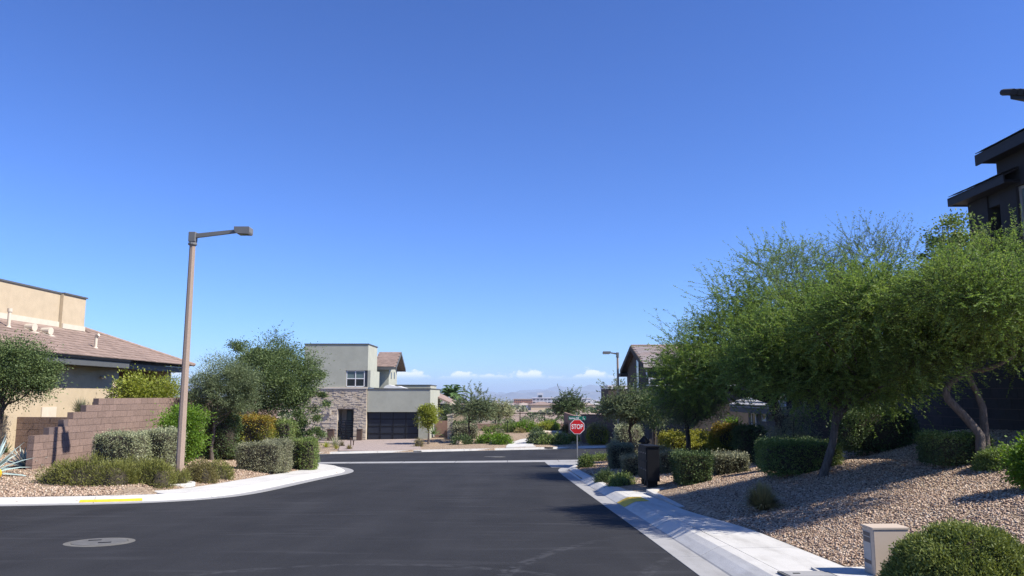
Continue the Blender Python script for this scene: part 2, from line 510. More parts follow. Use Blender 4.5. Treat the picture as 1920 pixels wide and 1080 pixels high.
# ------------------------------------------------------------------ ground, road, kerbs
def axis(dense0, dense1, step, mid1, mstep, far, lo_far):
    a = list(np.arange(dense0, dense1, step)) + list(np.arange(dense1, mid1, mstep))
    s = mstep
    while a[-1] < far: s *= 1.28; a.append(a[-1] + s)
    b = []; x = dense0; s = step
    while x > lo_far: s *= 1.28; x -= s; b.append(x)
    return np.array(b[::-1] + a)
def build_ground():
    xs = np.concatenate([-axis(16, 22, .28, 40, .8, 22000, 16)[::-1], np.arange(-15.9, 13, .24), axis(13, 20, .28, 40, .8, 22000, 13)])
    ys = axis(4, 50, .25, 110, .7, 26000, -60)
    X, Y = np.meshgrid(xs, ys)
    Z = ground_z(X, Y)
    V = np.stack([X.ravel(), Y.ravel(), Z.ravel()], 1)
    nx, ny = len(xs), len(ys)
    i = np.arange(nx * ny).reshape(ny, nx)
    Fq = np.stack([i[:-1, :-1].ravel(), i[:-1, 1:].ravel(), i[1:, 1:].ravel(), i[1:, :-1].ravel()], 1)
    me = np_mesh('ground', [(V, Fq, 0)], [M['ground']])
    me.polygons.foreach_set('use_smooth', np.ones(len(me.polygons), bool))
    tag(link('ground', me), kind='structure')
build_ground()
def sheet(name, pts_lr, mats, dz, parent=None, kind='structure'):
    """A ribbon lying dz above the road surface; pts_lr: pairs of left/right xy points."""
    v, f = [], []
    for (a, b) in pts_lr:
        for k in range(5):
            t = k / 4
            x, y = a[0] + (b[0] - a[0]) * t, a[1] + (b[1] - a[1]) * t
            v.append((x, y, float(road_z(x, y)) + dz))
    for i in range(len(pts_lr) - 1):
        for k in range(4):
            q = i * 5 + k
            f.append((q, q + 1, q + 6, q + 5))
    me = bpy.data.meshes.new(name); me.from_pydata(v, [], f); me.materials.append(mats); me.update()
    o = link(name, me, parent)
    if kind: o['kind'] = kind
    return o
def build_road():
    xs = np.arange(-75, 75.1, 1.0); ys = np.arange(-14, 66.1, 0.5)
    X, Y = np.meshgrid(xs, ys)
    Z = road_z(X, Y)
    V = np.stack([X.ravel(), Y.ravel(), Z.ravel()], 1)
    nx, ny = len(xs), len(ys)
    i = np.arange(nx * ny).reshape(ny, nx)
    Fq = np.stack([i[:-1, :-1].ravel(), i[:-1, 1:].ravel(), i[1:, 1:].ravel(), i[1:, :-1].ravel()], 1)
    me = np_mesh('road', [(V, Fq, 0)], [M['asphalt']])
    me.polygons.foreach_set('use_smooth', np.ones(len(me.polygons), bool))
    tag(link('road', me), kind='structure')
build_road()

def resample(line, step):
    out = [line[0]]
    for a, b in zip(line[:-1], line[1:]):
        n = max(1, int(math.hypot(b[0] - a[0], b[1] - a[1]) / step))
        for k in range(1, n + 1): out.append((a[0] + (b[0] - a[0]) * k / n, a[1] + (b[1] - a[1]) * k / n))
    return out
def smooth_line(line, it=2):
    for _ in range(it):
        new = [line[0]]
        for a, b in zip(line[:-1], line[1:]):
            new += [(a[0] * .75 + b[0] * .25, a[1] * .75 + b[1] * .25), (a[0] * .25 + b[0] * .75, a[1] * .25 + b[1] * .75)]
        line = new + [line[-1]]
    return line
def normals(line, side):
    out = []
    for i in range(len(line)):
        a, b = line[max(0, i - 1)], line[min(len(line) - 1, i + 1)]
        dx, dy = b[0] - a[0], b[1] - a[1]; l = math.hypot(dx, dy) or 1
        out.append((-dy / l * side, dx / l * side))
    return out
def sweep_pieces(parent, name, line, side, prof, mats, piece, near=None, gap=0.016, names_mesh=None, skip=0):
    """Concrete cast in lengths along an edge line; each length is one child with an open joint after it.
    prof: [(offset, height, mat index)] from the road outwards."""
    line = resample(smooth_line(line), 0.35)
    nr = normals(line, side)
    s = [0.0]
    for a, b in zip(line[:-1], line[1:]): s.append(s[-1] + math.hypot(b[0] - a[0], b[1] - a[1]))
    def pt(d):
        d = min(max(d, 0), s[-1])
        i = min(max(int(np.searchsorted(s, d)) - 1, 0), len(line) - 2)
        t = (d - s[i]) / max(s[i + 1] - s[i], 1e-6)
        p = [line[i][k] + (line[i + 1][k] - line[i][k]) * t for k in (0, 1)]
        n = [nr[i][k] + (nr[i + 1][k] - nr[i][k]) * t for k in (0, 1)]
        return p, n
    d = 0.0; count = 0
    while d < s[-1] - .3:
        e = min(d + piece, s[-1])
        ds = np.linspace(d + gap / 2, e - gap / 2, max(2, int((e - d) / .4) + 1))
        v, f, mi = [], [], []
        np_ = len(prof)
        for q in ds:
            p, n = pt(q)
            for (o, h, _) in prof:
                x, y = p[0] + n[0] * o, p[1] + n[1] * o
                v.append((x, y, float(road_z(x, y)) + h))
        for i in range(len(ds) - 1):
            for k in range(np_ - 1):
                a = i * np_ + k
                q = (a, a + 1, a + np_ + 1, a + np_)
                f.append(q if side < 0 else q[::-1]); mi.append(prof[k][2])
        for base, fl in ((0, side < 0), ((len(ds) - 1) * np_, side > 0)):
            idx = list(range(base, base + np_))
            f.append(tuple(idx if not fl else idx[::-1])); mi.append(0)
        p, n = pt((d + e) / 2)
        me = bpy.data.meshes.new(name); me.from_pydata(v, [], f)
        for m in mats: me.materials.append(m)
        me.polygons.foreach_set('material_index', mi); me.update()
        o = link(name, me, parent)
        count += 1
        d = e
    return count
KPROF = [(0, -.2, 1), (0, .006, 1), (.34, .002, 1), (.36, .012, 0), (.50, .085, 0), (.60, .128, 0), (.72, .136, 0), (.74, .136, 0), (.74, -.2, 0)]
kl = tag(thing('kerb', None, None), kind='structure')
kr = tag(thing('kerb', None, None), kind='structure')
kf = tag(thing('kerb', None, None), kind='structure')
sweep_pieces(kl, 'kerb_segment', LEFT_EDGE, 1, KPROF, [M['kerb'], M['gutter']], 3.05)
sweep_pieces(kr, 'kerb_segment', RIGHT_EDGE, -1, KPROF, [M['kerb'], M['gutter']], 3.05)
sweep_pieces(kf, 'kerb_segment', FAR_EDGE, 1, [(0, -.2, 0), (0, .008, 0), (.4, .01, 0), (.44, .13, 0), (.75, .14, 0), (.75, -.2, 0)], [M['kerb'], M['gutter']], 6.1)
# footways: concrete slabs
def walk(line, side, w0, w1, name='pavement', piece=1.52):
    t = tag(thing(name, None, None), kind='structure')
    sweep_pieces(t, 'slab', line, side, [(w0, -.2, 0), (w0, .137, 0), (w1, .150, 0), (w1, -.2, 0)], [M['kerb']], piece, gap=.008)
    return t
def right_walk():
    t = tag(thing('pavement', None, None), kind='structure')
    ys = [-8, 4.2, 7.2, 10.2, 13.2, 16.2, 18.9]
    for y0, y1 in zip(ys[:-1], ys[1:]):
        v, f = [], []
        yy = np.linspace(y0 + .007, y1 - .007, 8)
        for y in yy:
            xe = float(np.interp(y, [-14, 5, 12, 20], [2.14, 2.13, 2.1, 2.0])); w1 = float(1.52 - .34 * sstep(11.5, 15.5, y))
            for o, h in ((.746, -.2), (.746, .137), (w1, .15), (w1, -.2)): v.append((xe + o, y, float(road_z(xe + o, y)) + h))
        for k in range(7):
            for q in range(3): f.append((k * 4 + q, k * 4 + q + 1, k * 4 + q + 5, k * 4 + q + 4))
        f += [(3, 2, 1, 0), (28, 29, 30, 31)]
        me = bpy.data.meshes.new('slab'); me.from_pydata(v, [], f); me.materials.append(M['kerb']); me.update(); link('slab', me, t)
right_walk()
walk([(-7.75, 18.5), (-7.2, 19.2), (-6.8, 20.3), (-6.65, 22), (-6.6, 25), (-6.5, 28), (-6.35, 30.6), (-6.45, 32.2), (-6.9, 34), (-7.6, 35.8), (-8.7, 37.5)], 1, .746, 1.75, piece=3.05)
# the end of the right footway drops to a ramp beside the mailboxes, with a raised return kerb
def ramp():
    t = tag(thing('pavement', None, None), kind='structure')
    mb = MB()
    a = [(2.755, 18.91), (3.21, 18.91), (3.75, 19.6), (3.75, 21.6), (2.70, 21.6)]
    mb.add([(x, y, float(road_z(x, y)) + h) for (x, y), h in zip(a, (.138, .15, .15, .13, .137))] + [(x, y, float(road_z(x, y)) - .2) for x, y in a],
           [(0, 1, 2, 3, 4), (0, 5, 6, 1), (1, 6, 7, 2), (2, 7, 8, 3), (3, 8, 9, 4)])
    mb.build('slab', M['kerb'], t)
    mb = MB()
    a = [(3.215, 18.9), (3.76, 19.6), (3.88, 19.5), (3.34, 18.82)]
    mb.hull_pts([(x, y, float(road_z(x, y)) - .1) for x, y in a], [(x, y, float(road_z(x, y)) + .24) for x, y in a])
    a = [(3.27, 15.6), (3.212, 18.89), (3.335, 18.815), (3.40, 15.6)]
    mb.hull_pts([(x, y, float(road_z(x, y)) - .1) for x, y in a], [(x, y, float(road_z(x, y)) + (.24 if y > 18 else .155)) for x, y in a])
    mb.build('kerb_segment', M['kerb'], t)
    v, f = [], []
    prof = [(.36, .018), (.50, .091), (.60, .134), (.72, .142), (.745, .143), (.90, .146)]
    ys = np.linspace(16.9, 18.0, 5)
    for y in ys:
        xe = float(np.interp(y, [12, 20], [2.1, 2.0]))
        for o, h in prof: v.append((xe + o, y, float(road_z(xe + o, y)) + h))
    n = len(prof)
    for k in range(4):
        for q in range(n - 1): f.append((k * n + q, k * n + q + 1, k * n + q + n + 1, k * n + q + n))
    me = bpy.data.meshes.new('painted_patch'); me.from_pydata(v, [], f); me.materials.append(M['yellow']); me.update(); link('painted_patch', me, t)
ramp()
# crossing gutter and corner apron of paler concrete
def crossing():
    t = tag(thing('cross_gutter', None, None), kind='structure')
    L0 = [(-14 + i * (22.0 / 8), 39.4 + i * .34) for i in range(9)]
    for i in range(8):
        a, b = L0[i], L0[i + 1]
        g = .012
        sheet('slab', [((a[0] + g, a[1]), (a[0] + g, a[1] + 1.7)), ((b[0] - g, b[1]), (b[0] - g, b[1] + 1.7))], M['gutter'], .006, t, None)
    sheet('apron', [((1.8, 35.6), (2.2, 35.6)), ((1.76, 38), (2.9, 38)), ((1.74, 40), (3.8, 40)), ((1.72, 41.3), (4.6, 41.3))], M['gutter'], .010, t, None)
    sheet('apron', [((4.6, 41.32), (4.6, 42.6)), ((7.9, 42.2), (8, 43.1)), ((14, 43), (14, 44.2))], M['gutter'], .012, t, None)
crossing()
# yellow painted length of the left kerb face
def kerb_paint():
    v, f = [], []
    ln = resample(smooth_line(LEFT_EDGE), .35); nr = normals(ln, 1)
    i0 = [i for i, p in enumerate(ln) if -9.75 < p[0] < -8.35 and p[1] < 20]
    for i in i0:
        for o, h in ((.372, .024), (.47, .074)):
            x, y = ln[i][0] + nr[i][0] * o, ln[i][1] + nr[i][1] * o
            v.append((x, y, float(road_z(x, y)) + h))
    for k in range(len(i0) - 1): f.append((2 * k, 2 * k + 1, 2 * k + 3, 2 * k + 2))
    me = bpy.data.meshes.new('painted_patch'); me.from_pydata(v, [], f); me.materials.append(M['yellow']); me.update()
    link('painted_patch', me, kl)
kerb_paint()
# path and forecourt beyond the cross street
def far_paving():
    mb = MB(); v = []
    P = [((.0 + .1, 56.9), (1.95, 57.2)), ((.15, 59), (1.75, 59)), ((.55, 61.5), (2.1, 61)), ((1.3, 64), (3.0, 62.8)), ((2.6, 66), (4.6, 64.4)), ((5, 67.4), (6.5, 65.6)), ((8, 68), (9, 66.3))]
    P = [((a[0] - .55, a[1]), (b[0] - .2, b[1])) for a, b in P]
    for a, b in P:
        for (x, y) in (a, b): v.append((x, y, gz(x, y) + .035))
    f = [(2 * i, 2 * i + 1, 2 * i + 3, 2 * i + 2) for i in range(len(P) - 1)]
    t = tag(thing('path', None, None), kind='structure')
    for q in f:
        m = MB(); c = [Vector(v[k]) for k in q]; cen = sum(c, Vector()) / 4
        c = [cen + (p - cen) * .995 for p in c]
        m.hull_pts([p - Vector((0, 0, .12)) for p in c], c); m.build('slab', M['kerb'], t)
far_paving()
def drive():
    m = mat('driveway_pavers', (0.38, 0.305, 0.26), .9, .12, 3, .2, 60)
    nt = m.node_tree; N, L = nt.nodes.new, nt.links.new
    b = nt.nodes['Principled BSDF']; src = b.inputs['Base Color'].links[0].from_socket
    geo = N('ShaderNodeNewGeometry'); br = N('ShaderNodeTexBrick'); br.inputs['Scale'].default_value = 4
    br.inputs['Color1'].default_value = (1.08, 1.05, 1, 1); br.inputs['Color2'].default_value = (.9, .9, .92, 1); br.inputs['Mortar'].default_value = (.6, .6, .6, 1)
    L(geo.outputs['Position'], br.inputs['Vector'])
    mm = N('ShaderNodeMix'); mm.data_type = 'RGBA'; mm.blend_type = 'MULTIPLY'; mm.inputs[0].default_value = 1
    L(src, mm.inputs[6]); L(br.outputs['Color'], mm.inputs[7]); L(mm.outputs[2], b.inputs['Base Color'])
    rows = [(55.5, -13.6 + 1.3, -6.4), (59, -13.0, -6.9), (62, -13.6, -7.6), (64.5, -14.8, -8.0), (66, -16.5, -8.2), (67.9, -17.4, -8.2)]
    mb = MB(); v = []
    for y, a, bb in rows:
        for x in (a, bb): v.append((x, y, max(gz(x, y), -2.36) + .03))
    top = v
    mb.add([(p[0], p[1], p[2] - .2) for p in top] + top, [(2 * i + 12, 2 * i + 13, 2 * i + 15, 2 * i + 14) for i in range(5)] + [(2 * i, 2 * i + 2, 2 * i + 14, 2 * i + 12) for i in range(5)] + [(2 * i + 1, 2 * i + 13, 2 * i + 15, 2 * i + 3) for i in range(5)])
    tag(mb.build('driveway', m), kind='structure')
drive()

M['collar'] = mat('collar_concrete', (0.155, 0.146, 0.125), .9, .2, 5, .3, 60)
# iron covers in the road and the footway
def cover(px, py, r, label, d0=None):
    p = gp0(px, py)
    t = thing('manhole_cover', label, 'manhole cover', p, 0)
    t.rotation_euler = (math.atan(-0.047), 0, 0)
    mb = MB(); mb.lathe((0, 0, -.05), [(r, 0), (r, .054), (r * .80, .058), (r * .795, .050)], 40, smooth=False); mb.build('collar', M['collar'], t)
    mb = MB(); mb.lathe((0, 0, -.05), [(r * .78, 0), (r * .78, .060), (r * .7, .064)], 36, smooth=False)
    o = mb.build('lid', M['iron'], t)
    for s in (-1, 1):
        m2 = MB(); m2.box((s * r * .28, -s * r * .25, .0155), (r * .36, .07, .006), rz=.35); m2.build('pick_slot', M['dark'], t)
    return t
def gp0(px, py):
    rx, rz = ray(px, py)
    d = np.arange(4, 80, .02); h = EYE + rz * d - road_z(rx * d, d)
    i = int(np.argmax(h <= 0)); return Vector((rx * d[i], d[i], float(road_z(rx * d[i], d[i]))))
cover(187, 1017, .475, 'large round iron manhole cover in the dark asphalt at the lower left')
cover(928, 856.5, .66, 'small looking far manhole cover in the cross street beyond the junction')
def vault():
    x, y = 3.06, 8.28
    p = (x, y, float(road_z(x, y)) + .150)
    t = thing('utility_cover', 'flat grey rectangular utility cover set in the pale pavement by the tan cabinet', 'utility cover', p, .05)
    t.rotation_euler = (math.atan(-0.047), 0, .03)
    mb = MB(); mb.box((0, 0, -.02), (.52, .34, .05)); mb.build('frame', M['iron'], t)
    mb = MB(); mb.box((0, 0, -.015), (.46, .28, .05)); mb.build('lid', M['gutter'], t)
    mb = MB(); mb.box((-.12, 0, .0115), (.07, .03, .006)); mb.build('pick_slot', M['dark'], t)
vault()

# loose gravel lying on the beds: small stones
def gravel():
    rng = np.random.default_rng(5)
    mats = []
    for i, c in enumerate([(.48, .345, .24), (.35, .238, .16), (.58, .465, .345), (.15, .092, .066)]):
        mats.append(mat('gravel_stone', c, .9, .2, 30, spec=.15))
    octv = np.array([(1, 0, 0), (-1, 0, 0), (0, 1, 0), (0, -1, 0), (0, 0, 1), (0, 0, -1)], float)
    octf = np.array([(0, 2, 4), (2, 1, 4), (1, 3, 4), (3, 0, 4), (2, 0, 5), (1, 2, 5), (3, 1, 5), (0, 3, 5)])
    ch = []
    def scatter(n, x0, x1, y0, y1, r0, r1, ok):
        x = rng.uniform(x0, x1, n); y = y0 + (y1 - y0) * rng.uniform(0, 1, n) ** 1.5
        k = ok(x, y); x, y = x[k], y[k]; z = ground_z(x, y); n = len(x)
        r = rng.uniform(r0, r1, n)[:, None, None] * rng.uniform(.6, 1.25, (n, 6, 1))
        a = rng.uniform(0, 6.28, n); ca, sa = np.cos(a), np.sin(a)
        o = octv[None] * np.stack([rng.uniform(.8, 1.3, n), rng.uniform(.6, 1, n), rng.uniform(.45, .75, n)], 1)[:, None, :]
        o = o * r
        v = np.stack([o[..., 0] * ca[:, None] - o[..., 1] * sa[:, None] + o[..., 2] * .3, o[..., 0] * sa[:, None] + o[..., 1] * ca[:, None], o[..., 2]], 2)
        v += np.stack([x, y, z + .006], 1)[:, None, :]
        which = rng.choice(4, n, p=[.38, .28, .2, .14])
        for m in range(4):
            q = v[which == m]
            f = (octf[None] + (np.arange(len(q)) * 6)[:, None, None]).reshape(-1, 3)
            ch.append((q.reshape(-1, 3), f, m))
    scatter(105000, 3.2, 10.2, 6.5, 22, .008, .026, lambda x, y: (poly_sd(x, y, RIGHT_EDGE, [(70, -14)]) > np.where(y > 21.6, .85, np.where(y > 17, 1.95, 1.58))) & (x < y * .70))
    scatter(15000, 2.7, 8, 20, 41, .02, .04, lambda x, y: poly_sd(x, y, RIGHT_EDGE, [(70, -14)]) > np.where(y < 21.8, 1.95, .85))
    scatter(26000, -16, -7, 18, 38, .02, .042, lambda x, y: poly_sd(x, y, LEFT_EDGE, [(-70, 30)]) > np.where((y > 18.3) & (x > -9.5), 1.85, .82))
    o = link('gravel', np_mesh('gravel', ch, mats)); o['kind'] = 'stuff'
gravel()

# ------------------------------------------------------------------ planting
RNG = np.random.default_rng(11)
def unit(v): return v / np.maximum(np.linalg.norm(v, axis=-1, keepdims=True), 1e-9)
def leaf_quads(P, D, length, width, rng, flat=None):
    """Rhombic leaves at P pointing along D."""
    n = len(P)
    D = unit(D)
    R = rng.normal(size=(n, 3)) if flat is None else flat
    S = unit(np.cross(D, R))
    L = (length * rng.uniform(.7, 1.3, n))[:, None]; Wd = (width * rng.uniform(.7, 1.3, n))[:, None]
    V = np.stack([P - D * L / 2, P + S * Wd / 2, P + D * L / 2, P - S * Wd / 2], 1).reshape(-1, 3)
    Fq = np.arange(4 * n).reshape(-1, 4)
    return V, Fq
def sphere_dirs(n, rng): return unit(rng.normal(size=(n, 3)))
def blob_leaves(lobes, n, leaf, rng, clump=.16, nclump=60, asp=.5, spread=.35):
    """Leaves in clumps spread over several ellipsoid lobes (centre, radii)."""
    vol = np.array([l[1][0] * l[1][1] * l[1][2] for l in lobes]) ** .67
    P, D = [], []
    for (c, r), w in zip(lobes, vol / vol.sum()):
        k = max(6, int(nclump * w)); m = int(n * w / k)
        dirs = sphere_dirs(k, rng)
        f = rng.uniform(.35, 1.0, k) ** .55
        cc = np.array(c) + dirs * np.array(r) * f[:, None] * (1 - clump * .7)
        rad = np.mean(r) * clump * rng.uniform(.6, 1.5, k)
        for q, rr, dd in zip(cc, rad, dirs):
            g = rng.normal(size=(m, 3)) * rr * np.array([1.1, 1.1, .75])
            P.append(q + g); D.append(dd * .5 + g / rr * .5 + np.array([0, 0, .15]) + rng.normal(size=(m, 3)) * spread * 1.6)
    P = np.concatenate(P); D = np.concatenate(D)
    return leaf_quads(P, D, leaf, leaf * asp, rng)
def limb_tubes(mb, base, trunk_path, rad, lobes, rng, nb=9, mi=0):
    """Trunk along a path, then limbs from its upper part out into the crown."""
    mb.tube(trunk_path, rad, 8, mi)
    tip = Vector(trunk_path[-1]); r0 = rad[-1] if isinstance(rad, (list, tuple)) else rad
    for _ in range(nb):
        c, r = lobes[rng.integers(len(lobes))]
        d = sphere_dirs(1, rng)[0]; d[2] = abs(d[2]) * .8
        end = Vector(np.array(c) + d * np.array(r) * rng.uniform(.55, .95))
        st = Vector(trunk_path[-2]).lerp(tip, rng.uniform(.3, 1))
        mid = st.lerp(end, .5) + Vector(rng.normal(size=3) * .12 * (end - st).length)
        mb.tube([st, mid, end], [r0 * .6, r0 * .36, r0 * .1], 5, mi, caps=False)
def plant_tree(name, label, cat, base, path, rad, lobes, n, leaf, lm, bm, group=None, nclump=70, clump=.17, asp=.5, nb=10, extra=None, seed=0):
    rng = np.random.default_rng(seed + int(abs(base[0]) * 97 + base[1] * 31))
    t = thing(name, label, cat, base, 0, group)
    off = np.array(base)
    mb = MB(); limb_tubes(mb, base, path, rad, lobes, rng, nb)
    mb.v = [tuple(np.array(p) - off) for p in mb.v]
    mb.build('trunk', bm, t)
    V, Fq = blob_leaves(lobes, n, leaf, rng, clump, nclump, asp)
    ch = [(V - off, Fq, 0)]
    if extra is not None:
        V2, F2 = extra(rng); ch.append((V2 - off, F2, 0))
    link('crown', np_mesh('crown', ch, [lm]), t)
    return t
def twigs(lobes, n, length, leaf, lw, per, rng, up=.25, droop=.12, tw=.004, bottom=-.35):
    """Feathery sprays: thin arching twigs set with narrow leaflets."""
    vol = np.array([l[1][0] * l[1][1] * l[1][2] for l in lobes]) ** .8
    S, O = [], []
    for (c, r), w in zip(lobes, vol / vol.sum()):
        k = int(n * w)
        d = sphere_dirs(k * 2, rng); d = d[d[:, 2] > bottom][:k]; k = len(d)
        f = rng.uniform(.12, 1, k) ** .5
        S.append(np.array(c) + d * np.array(r) * f[:, None] * .86); O.append(d)
    S = np.concatenate(S); O = np.concatenate(O); k = len(S)
    dirs = unit(O * np.array([.9, .9, .6]) + rng.normal(size=(k, 3)) * .55 + np.array([0, 0, up]))
    ln = length * rng.uniform(.45, 1.35, k)
    side = unit(np.cross(dirs, np.array([0, 0, 1.0]) + rng.normal(size=(k, 3)) * .2))
    t = rng.uniform(.05, 1, (k, per))
    P = S[:, None] + dirs[:, None] * (ln[:, None] * t)[..., None]
    P[..., 2] -= droop * (ln[:, None] * t ** 2)
    sg = rng.choice([-1, 1], (k, per))[..., None]
    D = dirs[:, None] * .55 + side[:, None] * sg * .8 + rng.normal(size=(k, per, 3)) * .28
    P = P + unit(D) * leaf * .45
    V, Fq = leaf_quads(P.reshape(-1, 3), D.reshape(-1, 3), leaf, lw, rng)
    # twigs as thin three-sided slivers in two joints
    a = S; m_ = S + dirs * (ln * .5)[:, None]; m_[:, 2] -= droop * ln * .25; e = S + dirs * ln[:, None]; e[:, 2] -= droop * ln
    upv = unit(np.cross(side, dirs))
    tv = np.stack([a + side * tw, a - side * tw * .5 + upv * tw * .8, a - side * tw * .5 - upv * tw * .8,
                   m_ + side * tw * .7, m_ - side * tw * .35 + upv * tw * .56, m_ - side * tw * .35 - upv * tw * .56, e], 1).reshape(-1, 3)
    b = (np.arange(k) * 7)[:, None, None]
    q = np.array([(0, 1, 4, 3), (1, 2, 5, 4), (2, 0, 3, 5)]); tr = np.array([(3, 4, 6), (4, 5, 6), (5, 3, 6)])
    return (V, Fq), (tv, (q[None] + b).reshape(-1, 4)), (tv, (tr[None] + b).reshape(-1, 3))
def wispy_tree(name, label, cat, base, trunks, lobes, n, lm, bm, length=.7, leaf=.055, lw=.016, per=34, group=None, seed=1, tips=None, up=.25, nb=12, tw=.004, bottom=-.35):
    rng = np.random.default_rng(seed)
    t = thing(name, label, cat, base, 0, group)
    off = np.array(base)
    mb = MB()
    for path, rad in trunks[1:]: mb.tube(path, rad, 8)
    limb_tubes(mb, base, trunks[0][0], trunks[0][1], lobes, rng, nb)
    mb.v = [tuple(np.array(p) - off + rng.normal(size=3) * .0065) for p in mb.v]
    mb.build('trunk', bm, t)
    a, b, c = twigs(lobes, n, length, leaf, lw, per, rng, up, tw=tw, bottom=bottom)
    ch = [(a[0] - off, a[1], 0), (b[0] - off, b[1], 1), (c[0] - off, c[1], 1)]
    if tips:
        a, b, c = twigs(tips[0], tips[1], tips[2], leaf, lw, tips[3], rng, tips[4], .05, tw * 1.2, 0.0)
        ch += [(a[0] - off, a[1], 0), (b[0] - off, b[1], 1), (c[0] - off, c[1], 1)]
    link('crown', np_mesh('crown', ch, [lm, M['twig']]), t)
    return t
def clipped(name, label, c, size, rz, n, leaf, mats, group=None, cat='hedge', power=10, asp=.55, rough=.05, taper=0.0, stems=0, top_mat=None, core=.86, seed=0, jit=.06):
    """A sheared shrub: leaves over a rounded block, twiggy core inside. c: centre of its base."""
    rng = np.random.default_rng(seed + int(abs(c[0]) * 131 + c[1] * 17 + size[0] * 7))
    h = np.array(size) / 2
    a = np.array([h[1] * h[2], h[1] * h[2], h[0] * h[2], h[0] * h[2], h[0] * h[1] * 1.15, h[0] * h[1] * .25])
    face = rng.choice(6, n, p=a / a.sum())
    p = rng.uniform(-1, 1, (n, 3))
    for k in range(6):
        m = face == k; p[m, k // 2] = 1 if k % 2 == 0 else -1
    q = np.abs(p) ** power
    p = p / (q.sum(1, keepdims=True) ** (1 / power))
    nrm = unit(np.sign(p) * np.abs(p) ** (power - 1) / h)
    ph = rng.uniform(0, 6, 6)
    lump = np.sin(p[:, 0] * h[0] * 5 + ph[0]) * np.sin(p[:, 1] * h[1] * 5 + ph[1]) + np.sin(p[:, 2] * h[2] * 6 + ph[2] + p[:, 0] * 3) + .6 * np.sin(p[:, 0] * h[0] * 13 + ph[3]) * np.sin(p[:, 2] * h[2] * 11 + ph[4])
    P = p * h * (1 - np.abs(rng.normal(0, jit, n)))[:, None] + nrm * (lump * rough * .5 * min(size))[:, None]
    k = max(20, n // 16)                                   # leaves sit in tufts with gaps between
    own = rng.integers(0, k, n); seedp = rng.choice(n, k, replace=False)
    off = rng.normal(size=(n, 3)) * leaf * .95
    tuft = rng.uniform(-.9, .7, k) * leaf
    Pt = P[seedp][own] + off + nrm[seedp][own] * tuft[own][:, None]
    use = rng.uniform(size=n) < .55
    P = np.where(use[:, None], Pt, P); nrm = np.where(use[:, None], unit(nrm[seedp][own] + off / leaf * .45), nrm)
    st = rng.uniform(size=n) < .025
    P[st] += nrm[st] * rng.uniform(.01, .10, (int(st.sum()), 1)) * min(1, size[2])
    if taper: P[:, :2] *= (1 + taper * (P[:, 2:3] / h[2] - 1) / 2)
    D = nrm * .75 + rng.normal(size=(n, 3)) * .55 + np.array([0, 0, .18])
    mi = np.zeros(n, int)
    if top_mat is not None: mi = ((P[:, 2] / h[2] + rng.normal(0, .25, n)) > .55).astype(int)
    P[:, 2] += h[2]
    V, Fq = leaf_quads(P, D, leaf, leaf * asp, rng)
    ch = [(V.reshape(-1, 4, 3)[mi == k].reshape(-1, 3), np.arange(4 * int((mi == k).sum())).reshape(-1, 4), k) for k in (0, 1) if (mi == k).any()]
    g = np.linspace(-1, 1, 7)
    cv, cf = [], []
    for k in range(6):
        ax, s = k // 2, 1 if k % 2 == 0 else -1
        o = [i for i in range(3) if i != ax]
        b0 = len(cv)
        for u in g:
            for w in g:
                v = [0, 0, 0]; v[ax] = s; v[o[0]] = u; v[o[1]] = w; cv.append(v)
        for i in range(6):
            for j in range(6):
                f = (b0 + i * 7 + j, b0 + (i + 1) * 7 + j, b0 + (i + 1) * 7 + j + 1, b0 + i * 7 + j + 1); cf.append(f)
    cv = np.array(cv, float); q = np.abs(cv) ** power; cv = cv / (q.sum(1, keepdims=True) ** (1 / power))
    cv = cv * h * core
    if taper: cv[:, :2] *= (1 + taper * (cv[:, 2:3] / h[2] - 1) / 2)
    cv[:, 2] += h[2]
    ch.append((cv, np.array(cf), 2))
    if stems:
        mb = MB()
        for _ in range(stems):
            x, y = rng.uniform(-.75, .75, 2) * h[:2] * (1 - taper)
            mb.tube([(x * .6, y * .6, -.12), (x * .9 + rng.normal() * .03, y * .9, h[2] * .45), (x * 1.05, y * 1.05, h[2] * .9)], [.014, .011, .006], 4, caps=False)
        ch += [(v, f, 2) for v, f, _ in mb_chunks(mb)]
    me = np_mesh(name, ch, [mats, top_mat or mats, M['twig']])
    o = link(name, me, None, (c[0], c[1], c[2]), rz)
    tag(o, label, cat, group)
    return o
def hedge_px(label, x0, x1, yt, yb, thick, mats, leaf=None, n=None, d=None, rz=0.0, name='hedge', cat='hedge', sink=.04, **kw):
    """Clipped shrub whose near foot is where the picture shows it."""
    xm = (x0 + x1) / 2
    if d is None:
        p = gp(xm, yb); d = p.y
    w = (x1 - x0) / F * d
    top = at(xm, yt, d + thick * .3).z
    xc = at(xm, yb, d).x * (d + thick / 2) / d
    yc = d + thick / 2
    zb = min(gz(xc, yc), gz(xc, d)) - sink
    hgt = max(top - zb, .15)
    leaf = leaf or max(.03, d * .0016)
    area = 2 * (w * hgt + thick * hgt) + w * thick
    n = n or int(min(16000, max(1200, area * 1.9 / (leaf * leaf * .5) )))
    return clipped(name, label, (xc, yc, zb), (w, thick, hgt), rz, n, leaf, mats, cat=cat, **kw)
